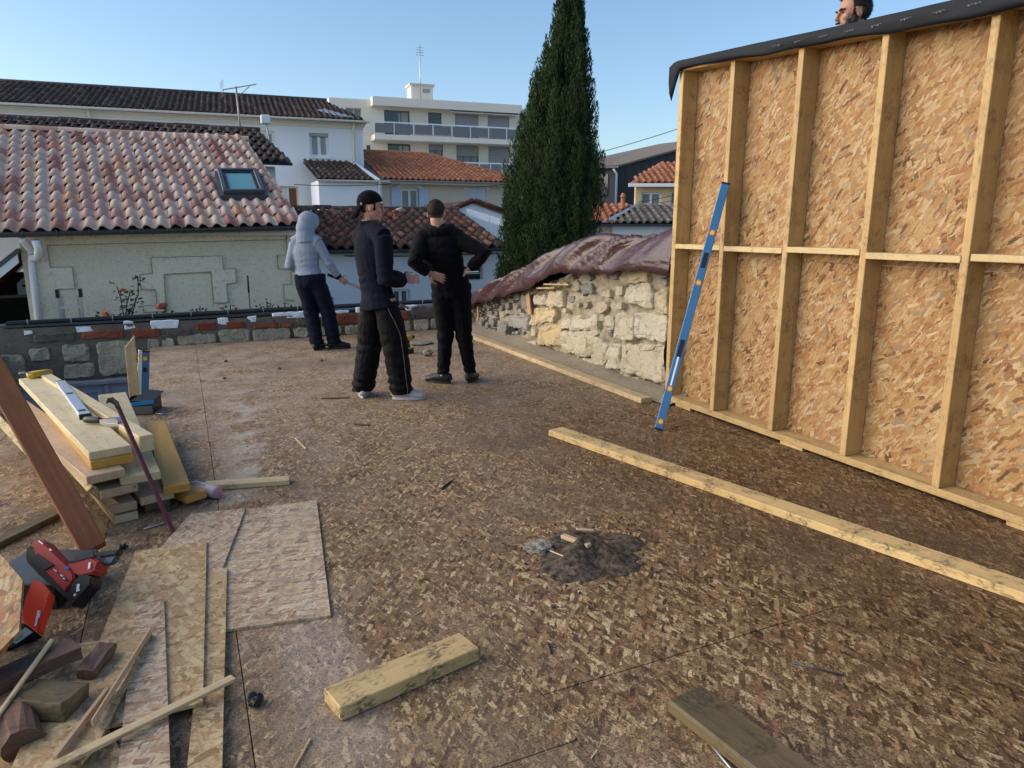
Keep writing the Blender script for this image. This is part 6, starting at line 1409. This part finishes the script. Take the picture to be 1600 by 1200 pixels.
def person(name, label, base, J, spec):
    base = Vector(base); e = empty(name, tuple(base), label, 'person'); shoe.z = base.z
    W = lambda q: base + RT * q[0] + FW * q[1] + UP * q[2]
    j = {k: W(v) for k, v in J.items() if len(v) == 3}
    D = lambda q: RT * q[0] + FW * q[1] + UP * (q[2] if len(q) > 2 else 0)
    bf = D(spec['facing']).normalized(); br = bf.cross(UP); hf = D(spec['look']).normalized(); hu = UP + D(spec.get('tilt', (0, 0, 0)))
    # --- body: torso, limbs, head, hands as one surface
    bm = bmesh.new()
    P, ax = add_head(bm, j['head'], hf, hu, spec.get('hs', 1.0))
    add_tube(bm, [j['neck'] - UP * .06, j['neck'], P(0, -.018, -.055), P(0, -.012, .0)], [.075, .060, .055, .05], 12)
    tor = [j['pelvis'] - UP * .06, j['pelvis'] + UP * .04, j['waist'], j['chest'], j['neck'] - UP * .075]
    for s in 'lr': add_tube(bm, [j['neck'], j['sh_' + s]], [.058, .05], 10)
    add_tube(bm, tor, [(.15, .10), (.155, .10), (.135, .095), (.165, .11), (.10, .07)], 16, ref=br)
    for s in 'lr':
        add_tube(bm, [j['sh_' + s], j['el_' + s].lerp(j['sh_' + s], .45), j['el_' + s], j['wr_' + s].lerp(j['el_' + s], .65), j['wr_' + s]], [.052, .046, .040, .040, .027], 10)
        add_tube(bm, [j['hip_' + s], j['kn_' + s].lerp(j['hip_' + s], .45), j['kn_' + s], j['an_' + s].lerp(j['kn_' + s], .65), j['an_' + s]], [.088, .075, .054, .054, .036], 10)
        toe = D(spec['toe_' + s]); add_tube(bm, [j['an_' + s], j['an_' + s] + toe.normalized() * .06 - UP * .045], [.036, .03], 8)
        h = spec['hand_' + s]; add_hand(bm, j['wr_' + s], D(h[0]), D(h[1]), h[2], h[3])
    skin_over('body', bm, .0055, M[spec['skin']], e, 2, smooth_f=.4)
    # --- top
    bm = bmesh.new(); k = spec.get('topk', 1.0); hem = j['hem']
    add_tube(bm, [hem, j['waist'].lerp(hem, .45), j['waist'], j['chest'], j['chest'].lerp(j['neck'], .55), j['neck'] - UP * .03, j['neck'] + UP * .005],
             [(spec['hemw'][0], spec['hemw'][1]), (.178 * k, .128 * k), (.172 * k, .128 * k), (.195 * k, .138 * k), (.165 * k, .118 * k), (.092, .08), (.075, .072)], 18, ref=br)
    for s in 'lr':
        sl = spec['sleeve']; add_tube(bm, [j['sh_' + s].lerp(j['chest'], .25), j['sh_' + s], j['el_' + s].lerp(j['sh_' + s], .5), j['el_' + s], j['wr_' + s].lerp(j['el_' + s], .5), j['wr_' + s].lerp(j['el_' + s], .10)], [sl[0] * 1.05, sl[0], sl[1], sl[2], sl[3], sl[4]], 14)
    for s in 'lr': add_tube(bm, [j['neck'] + UP * .0, j['neck'].lerp(j['sh_' + s], .5) + UP * .012, j['sh_' + s] + UP * .012], [(.072, .072), (.078, .082), (.080, .085)], 14)
    if spec.get('collar'):
        add_tube(bm, [j['neck'] - UP * .01, j['neck'] + UP * .045 + bf * .0], [.078, .074], 14)
    if spec.get('hood_down'):
        c = j['neck'] - bf * .065 - UP * .015
        for q in range(9):
            a = math.pi * (q / 8) ; add_ell(bm, c + br * (.115 * math.cos(a)) + bf * (.085 - .085 * math.sin(a) * 1.2) + UP * (.03 - .035 * math.sin(a)), (br, bf, UP), (.045, .042, .048), 2)
    if spec.get('hood_up'):
        add_ell(bm, P(0, -.020, .022), ax, (.108, .124, .124)); add_ell(bm, P(0, -.045, -.07), ax, (.105, .11, .115)); add_ell(bm, P(0, .06, .035), ax, (.088, .062, .098)); add_tube(bm, [P(0, -.03, -.06), P(0, -.035, -.12), j['neck'] - UP * .05], [.104, .106, .13], 14)
    topo = skin_over('top', bm, .008, M[spec['top_mat']], e, spec.get('tsm', 6), folds(spec.get('tfold', .006), 7, spec['seed'], [(j['el_r'].z, .16, 85, .0035), (hem.z + .07, .10, 70, .002)]))
    topo['label'] = spec['top_label']
    for s in 'lr':
        if spec.get('cuff'):
            a, b = j['wr_' + s].lerp(j['el_' + s], .18), j['wr_' + s].lerp(j['el_' + s], .02); bm = bmesh.new(); add_tube(bm, [a, b], [sl[4] + .004, sl[4] - .002], 14); from_bm('cuff', bm, M[spec['cuff']], topo, smooth=True)
    # --- trousers
    bm = bmesh.new(); tw = spec['leg']
    add_tube(bm, [j['pelvis'] - UP * .10, j['pelvis'], j['pelvis'] + UP * .11], [(.14, .12), (spec.get('hipw', .180), .135), spec.get('hipt', (.165, .122))], 18, ref=br)
    for s in 'lr':
        add_tube(bm, [j['hip_' + s] + UP * spec.get('legtop', .05), j['hip_' + s] - UP * .07, j['kn_' + s].lerp(j['hip_' + s], .5), j['kn_' + s], j['an_' + s].lerp(j['kn_' + s], .5), j['an_' + s] + UP * tw[5], j['an_' + s] + UP * (tw[5] - .02)], [tw[0], tw[0], tw[1], tw[2], tw[3], tw[4], tw[4] * .97], 16)
    tro = skin_over('trousers', bm, .008, M[spec['leg_mat']], e, 5, folds(spec.get('lfold', .005), 6, spec['seed'] + 3, [(j['kn_l'].z, .16, 60, .007), (base.z + .12, .16, 75, spec.get('stack', .008)), (j['pelvis'].z - .08, .1, 60, .004)]))
    tro['label'] = spec['leg_label']
    for s in 'lr':
        if spec.get('socks'): tube('sock', [j['an_' + s] - UP * .02, j['an_' + s] + UP * .05], .043, M['sock'], e, 12)
        shoe(j['an_' + s], D(spec['toe_' + s]), M[spec['shoe'][0]], M[spec['shoe'][1]], e)
    # --- face bits
    for sx in (-1, 1):
        bm = bmesh.new(); add_ell(bm, P(sx * .031, .079, .004), ax, (.011, .007, .006), 2); from_bm('eye', bm, M['eye'], e, smooth=True)
        bm = bmesh.new(); add_tube(bm, [P(sx * .014, .094, .020), P(sx * .034, .092, .026), P(sx * .054, .074, .021)], [.004, .0055, .003], 6); from_bm('eyebrow', bm, M['hair_dark'], e, smooth=True)
    return e, j, P, ax, tro
def hair_shell(parent, P, ax, mat, keep, name='hair', rad=(.080, .099, .096), c=(0, -.013, .031), amp=.003, seed=0, spike=0):
    bm = bmesh.new(); bmesh.ops.create_icosphere(bm, subdivisions=5, radius=1); r, f, u = ax
    dead = []
    for v in bm.verts:
        n_ = v.co.copy(); q = Vector((n_.x * rad[0] + c[0], n_.y * rad[1] + c[1], n_.z * rad[2] + c[2]))
        if not keep(q): dead.append(v)
        q += n_ * amp * (mnoise.noise(n_ * 9 + Vector((seed, 0, 0))) + .6 * mnoise.noise(n_ * 22))
        v.co = P(q.x, q.y, q.z)
    bmesh.ops.delete(bm, geom=dead, context='VERTS')
    if spike:
        rs = random.Random(seed); c0 = P(*c)
        for v in list(bm.verts):
            n_ = (v.co - c0).normalized(); s_ = n_.cross(Vector((rs.uniform(-1, 1), rs.uniform(-1, 1), rs.uniform(-1, 1)))).normalized(); d_ = (n_ + s_ * rs.uniform(-.5, .5) - u * .35).normalized(); L_ = spike * rs.uniform(.6, 1.3)
            bm.faces.new([bm.verts.new(q) for q in (v.co + s_ * .0014, v.co - s_ * .0014, v.co + d_ * L_)])
    o = from_bm(name, bm, mat, parent, smooth=True); o.modifiers.new('t', 'SOLIDIFY').thickness = .0008 if spike else .006; return o

# man in the cap
e1, j1, P1, ax1, tr1 = person('person', 'man in a backwards black cap and navy jacket, hands clasped', (1.545, 6.10, 0),
    dict(head=(-.055, -.01, 1.665), neck=(-.090, 0, 1.505), chest=(-.075, 0, 1.30), waist=(-.055, 0, 1.06), pelvis=(-.03, 0, .90), hem=(-.02, 0, .815),
         sh_r=(.065, -.15, 1.40), el_r=(.075, -.20, 1.065), wr_r=(.215, -.03, 1.055), sh_l=(-.180, .13, 1.40), el_l=(-.08, .27, 1.08), wr_l=(.175, .14, 1.06),
         hip_r=(.05, -.065, .90), kn_r=(.115, -.04, .46), an_r=(.150, -.02, .085), hip_l=(-.095, .07, .90), kn_l=(-.145, .12, .46), an_l=(-.215, .08, .085)),
    dict(facing=(.72, .69), look=(.97, .26, -.04), seed=2, skin='skin', top_mat='navy_wool', top_label='long navy jacket', topk=.93, hemw=(.205, .165), sleeve=(.080, .074, .072, .066, .058), collar=True, tfold=.0025,
         leg=(.098, .118, .112, .105, .098, -.01), leg_mat='black_track', leg_label='baggy black track trousers', hipw=.150, hipt=(.115, .085), legtop=-.03, stack=.010, lfold=.004, shoe=('shoe_white', 'sole_white'),
         toe_r=(.95, .05), toe_l=(-.15, .95), hand_r=((.9, .35, .10), (.3, -.8, .4), 1, .75), hand_l=((.85, -.45, .02), (.3, .8, .3), -1, .9)))
# backwards cap: dome, band and the brim down the nape
bm = bmesh.new(); r, f, u = ax1
hair_shell(e1, P1, ax1, M['hair_dark'], lambda q: (q.z < .05 and q.z > -.055 and q.y < .035 and not (abs(q.x) > .05 and -.05 < q.y < .012 and q.z < .015)), seed=3)
cap = hair_shell(e1, P1, ax1, M['black_cotton'], lambda q: q.z > .022 + .30 * max(0, q.y - .0) - .10 * max(0, -q.y) and q.z > .0, 'cap', (.088, .109, .104), (0, -.012, .036), .002, 5)
cap['label'] = 'black cap worn backwards'
bm = bmesh.new(); g = []
for i in range(9):
    a = (i / 8 - .5) * 1.9; g.append([bm.verts.new(P1(math.sin(a) * .085 * (1 - .08 * k), -.02 - math.cos(a) * (.10 + .022 * k), .012 - .030 * k - .010 * math.cos(a) * k)) for k in range(4)])
for i in range(8):
    for k in range(3): bm.faces.new((g[i][k], g[i][k + 1], g[i + 1][k + 1], g[i + 1][k]))
o = from_bm('brim', bm, M['black_cotton'], cap, smooth=True); o.modifiers.new('t', 'SOLIDIFY').thickness = .004
bm = bmesh.new(); add_ell(bm, P1(.068, -.085, .02), ax1, (.008, .008, .012), 2); from_bm('cap_badge', bm, M['shutter_grey'], cap, smooth=True)
# light piping down the near trouser leg
dgp = tr1.data; pts = []
for q in range(26):
    t_ = q / 25; z = .86 - .80 * t_
    c = Vector(j1['hip_r']).lerp(j1['kn_r'], min(1, (.90 - z) / .44)) if z > .46 else Vector(j1['kn_r']).lerp(j1['an_r'], (.46 - z) / .375)
    dv = (-FW * .74 + RT * (.10 + .55 * min(1, t_ * 3))).normalized()
    best = max((v for v in dgp.vertices if abs(v.co.z - z) < .012 and (v.co - c).length < .2), key=lambda v: (v.co - c).dot(dv) - 2.2 * abs((v.co - c).cross(dv).dot(UP)), default=None)
    if best: pts.append(best.co + dv * .002)
sm = [pts[0]] + [(pts[i - 1] + pts[i] * 2 + pts[i + 1]) / 4 for i in range(1, len(pts) - 1)] + [pts[-1]]
bm = bmesh.new(); add_tube(bm, [q - FW * .002 for q in sm], .0026, 5); from_bm('piping', bm, mat_plain('grey_piping', (.17, .17, .18), .7), tr1)

# man with hands on hips
e2, j2, P2, ax2, tr2 = person('person', 'man in a black hooded top standing with hands on hips, back turned', (2.357, 6.49, 0),
    dict(head=(-.155, .0, 1.625), neck=(-.137, -.005, 1.475), chest=(-.115, 0, 1.28), waist=(-.065, 0, 1.07), pelvis=(-.025, 0, .94), hem=(-.03, 0, .98),
         sh_l=(-.295, -.01, 1.385), el_l=(-.345, -.20, 1.175), wr_l=(-.205, -.185, 1.075), sh_r=(.060, .0, 1.385), el_r=(.31, -.10, 1.255), wr_r=(.145, -.075, 1.105),
         hip_l=(-.105, 0, .92), kn_l=(-.095, .03, .47), an_l=(-.115, -.04, .095), hip_r=(.055, 0, .92), kn_r=(.085, .03, .47), an_r=(.145, .02, .095)),
    dict(facing=(.05, 1), look=(.12, .99, -.02), seed=11, skin='skin', top_mat='black_cotton', top_label='black hooded sweatshirt', topk=1.02, hemw=(.170, .130), sleeve=(.084, .076, .070, .062, .050), hood_down=True, tfold=.003,
         leg=(.112, .098, .080, .068, .056, .02), leg_mat='black_cotton', leg_label='tapered black joggers', socks=True, shoe=('shoe_black', 'sole_rubber'), stack=.006,
         toe_l=(-.85, .35), toe_r=(.25, .95), hand_l=((.75, .05, -.28), (-.2, -.9, .2), -1, .35), hand_r=((-.55, .6, -.25), (.3, -.7, .5), 1, .55)))
hair_shell(e2, P2, ax2, M['hair_brown'], lambda q: q.z > .045 + .5 * max(0, q.y) or (q.y < .02 and q.z > -.012 + .014 * mnoise.noise(q * 60)), seed=5, amp=.002, rad=(.0795, .0990, .0985), spike=.006)
hair_shell(e2, P2, ax2, mat_plain('clipped_stubble', (.075, .047, .036), .7, .35, 150, bump=.3, bscale=260), lambda q: q.y < .02 and -.042 + .008 * mnoise.noise(q * 50) < q.z < .03 and not (abs(q.x) > .062 and q.z < 0 and q.y > -.05), name='hair_fade', seed=6, amp=.0005, rad=(.0770, .0960, .0940), spike=.003)
bm = bmesh.new(); add_tube(bm, [j2['wr_r'] + RT * -.02 - FW * .03 - UP * .02, j2['wr_r'] + RT * .10 - FW * .06 - UP * .012], .004, 6); tag(from_bm('pencil', bm, M['foam']), 'thin white pencil in the right hand of the man with hands on hips', 'pencil')

# hooded man
e3, j3, P3_, ax3, tr3 = person('person', 'man in a grey hooded sweatshirt with the hood up, back turned', (1.561, 8.97, 0),
    dict(head=(-.155, .05, 1.545), neck=(-.185, .01, 1.385), chest=(-.205, 0, 1.21), waist=(-.195, 0, 1.03), pelvis=(-.165, 0, .88), hem=(-.185, 0, .93),
         sh_l=(-.335, .02, 1.295), el_l=(-.405, -.03, 1.035), wr_l=(-.325, .16, .965), sh_r=(-.045, .0, 1.30), el_r=(.075, .02, 1.06), wr_r=(.165, .10, .885),
         hip_l=(-.245, 0, .89), kn_l=(-.185, .03, .46), an_l=(-.125, -.02, .09), hip_r=(-.085, 0, .89), kn_r=(.015, .06, .46), an_r=(.075, .05, .09)),
    dict(facing=(.10, 1), look=(.55, .80, -.25), tilt=(.10, .12, 0), seed=23, skin='skin', top_mat='grey_marl', top_label='pale grey hooded sweatshirt', topk=.86, hemw=(.172, .135), sleeve=(.074, .062, .056, .050, .042), hood_up=True, tfold=.002,
         leg=(.110, .102, .092, .088, .084, .0), hipw=.158, hipt=(.13, .095), leg_mat='navy_work', leg_label='navy work trousers', shoe=('shoe_black', 'sole_rubber'), cuff='black_cotton', lfold=.004,
         toe_l=(.2, .95), toe_r=(.9, .35), hand_l=((.5, .8, -.2), (-.8, -.3, .4), -1, .8), hand_r=((.72, .35, -.55), (.2, -.9, .2), 1, 1.05)))
hr = j3['wr_r'] + (RT * .72 + FW * .35 - UP * .55).normalized() * .085
sv = empty('wooden_pole', tuple(hr), 'long grey pole held low in the right hand of the hooded man', 'pole')
dv = (RT * .86 + FW * .10 - UP * .38).normalized()
tube('shaft', [hr - dv * .22, hr + dv * .85], .016, mat_plain('weathered_handle', (.20, .18, .17), .6, .25, 20), sv, 10)
tube('grip_sleeve', [hr - dv * .225, hr - dv * .12], .0185, M['black_plastic'], sv, 10)
bm = bmesh.new(); add_ell(bm, j3['kn_r'] + RT * .07 - UP * .12, (RT, FW, UP), (.022, .05, .16), 2); from_bm('blue_patch', bm, mat_plain('royal_blue_fabric', (.02, .05, .28), .8), tr3, smooth=True)

# bearded man looking over the stud wall
e4, j4, P4, ax4, tr4 = person('person', 'bearded dark-haired man looking over the top of the stud wall', (4.16, 3.7, 1.25),
    dict(head=(0, 0, 1.625), neck=(.03, 0, 1.445), chest=(.03, 0, 1.27), waist=(.03, 0, 1.07), pelvis=(.03, 0, .94), hem=(.03, 0, .90),
         sh_l=(-.03, -.17, 1.36), el_l=(-.05, -.20, 1.08), wr_l=(-.15, -.15, .90), sh_r=(.07, .18, 1.36), el_r=(.05, .2, 1.08), wr_r=(-.12, .17, .95),
         hip_l=(.02, -.08, .92), kn_l=(0, -.09, .47), an_l=(.03, -.09, .09), hip_r=(.04, .08, .92), kn_r=(.02, .09, .47), an_r=(.05, .09, .09)),
    dict(facing=(-1, -.05), look=(-1, -.02, -.10), seed=31, skin='skin_tan', top_mat='black_cotton', top_label='dark sweatshirt', hemw=(.172, .13), sleeve=(.088, .074, .068, .058, .046),
         leg=(.110, .10, .085, .08, .075, .0), leg_mat='navy_work', leg_label='navy trousers', shoe=('shoe_black', 'sole_rubber'), toe_l=(-1, 0), toe_r=(-1, .1), hand_l=((-.7, 0, -.5), (0, -1, 0), 1, .5), hand_r=((-.7, 0, -.5), (0, 1, 0), -1, .5)))
hair_shell(e4, P4, ax4, M['hair_dark'], lambda q: q.z > .075 + .25 * max(0, q.y) or (q.y < .035 and q.z > -.05 and not (abs(q.x) > .06 and -.04 < q.y < .012 and q.z < .02)), seed=8, rad=(.087, .109, .104), amp=.006, spike=.010)
bm = bmesh.new(); r, f, u = ax4
for (p, q) in (((0, .066, -.104), (.034, .032, .030)), ((0, .098, -.052), (.024, .012, .007)), ((.048, .032, -.075), (.018, .040, .042)), ((-.048, .032, -.075), (.018, .040, .042)), ((0, .045, -.100), (.050, .046, .030)), ((.062, .012, -.04), (.012, .020, .045)), ((-.062, .012, -.04), (.012, .020, .045))):
    add_ell(bm, P4(*p), ax4, q)
skin_over('beard', bm, .005, M['hair_dark'], e4, 2, folds(.002, 40, 3))
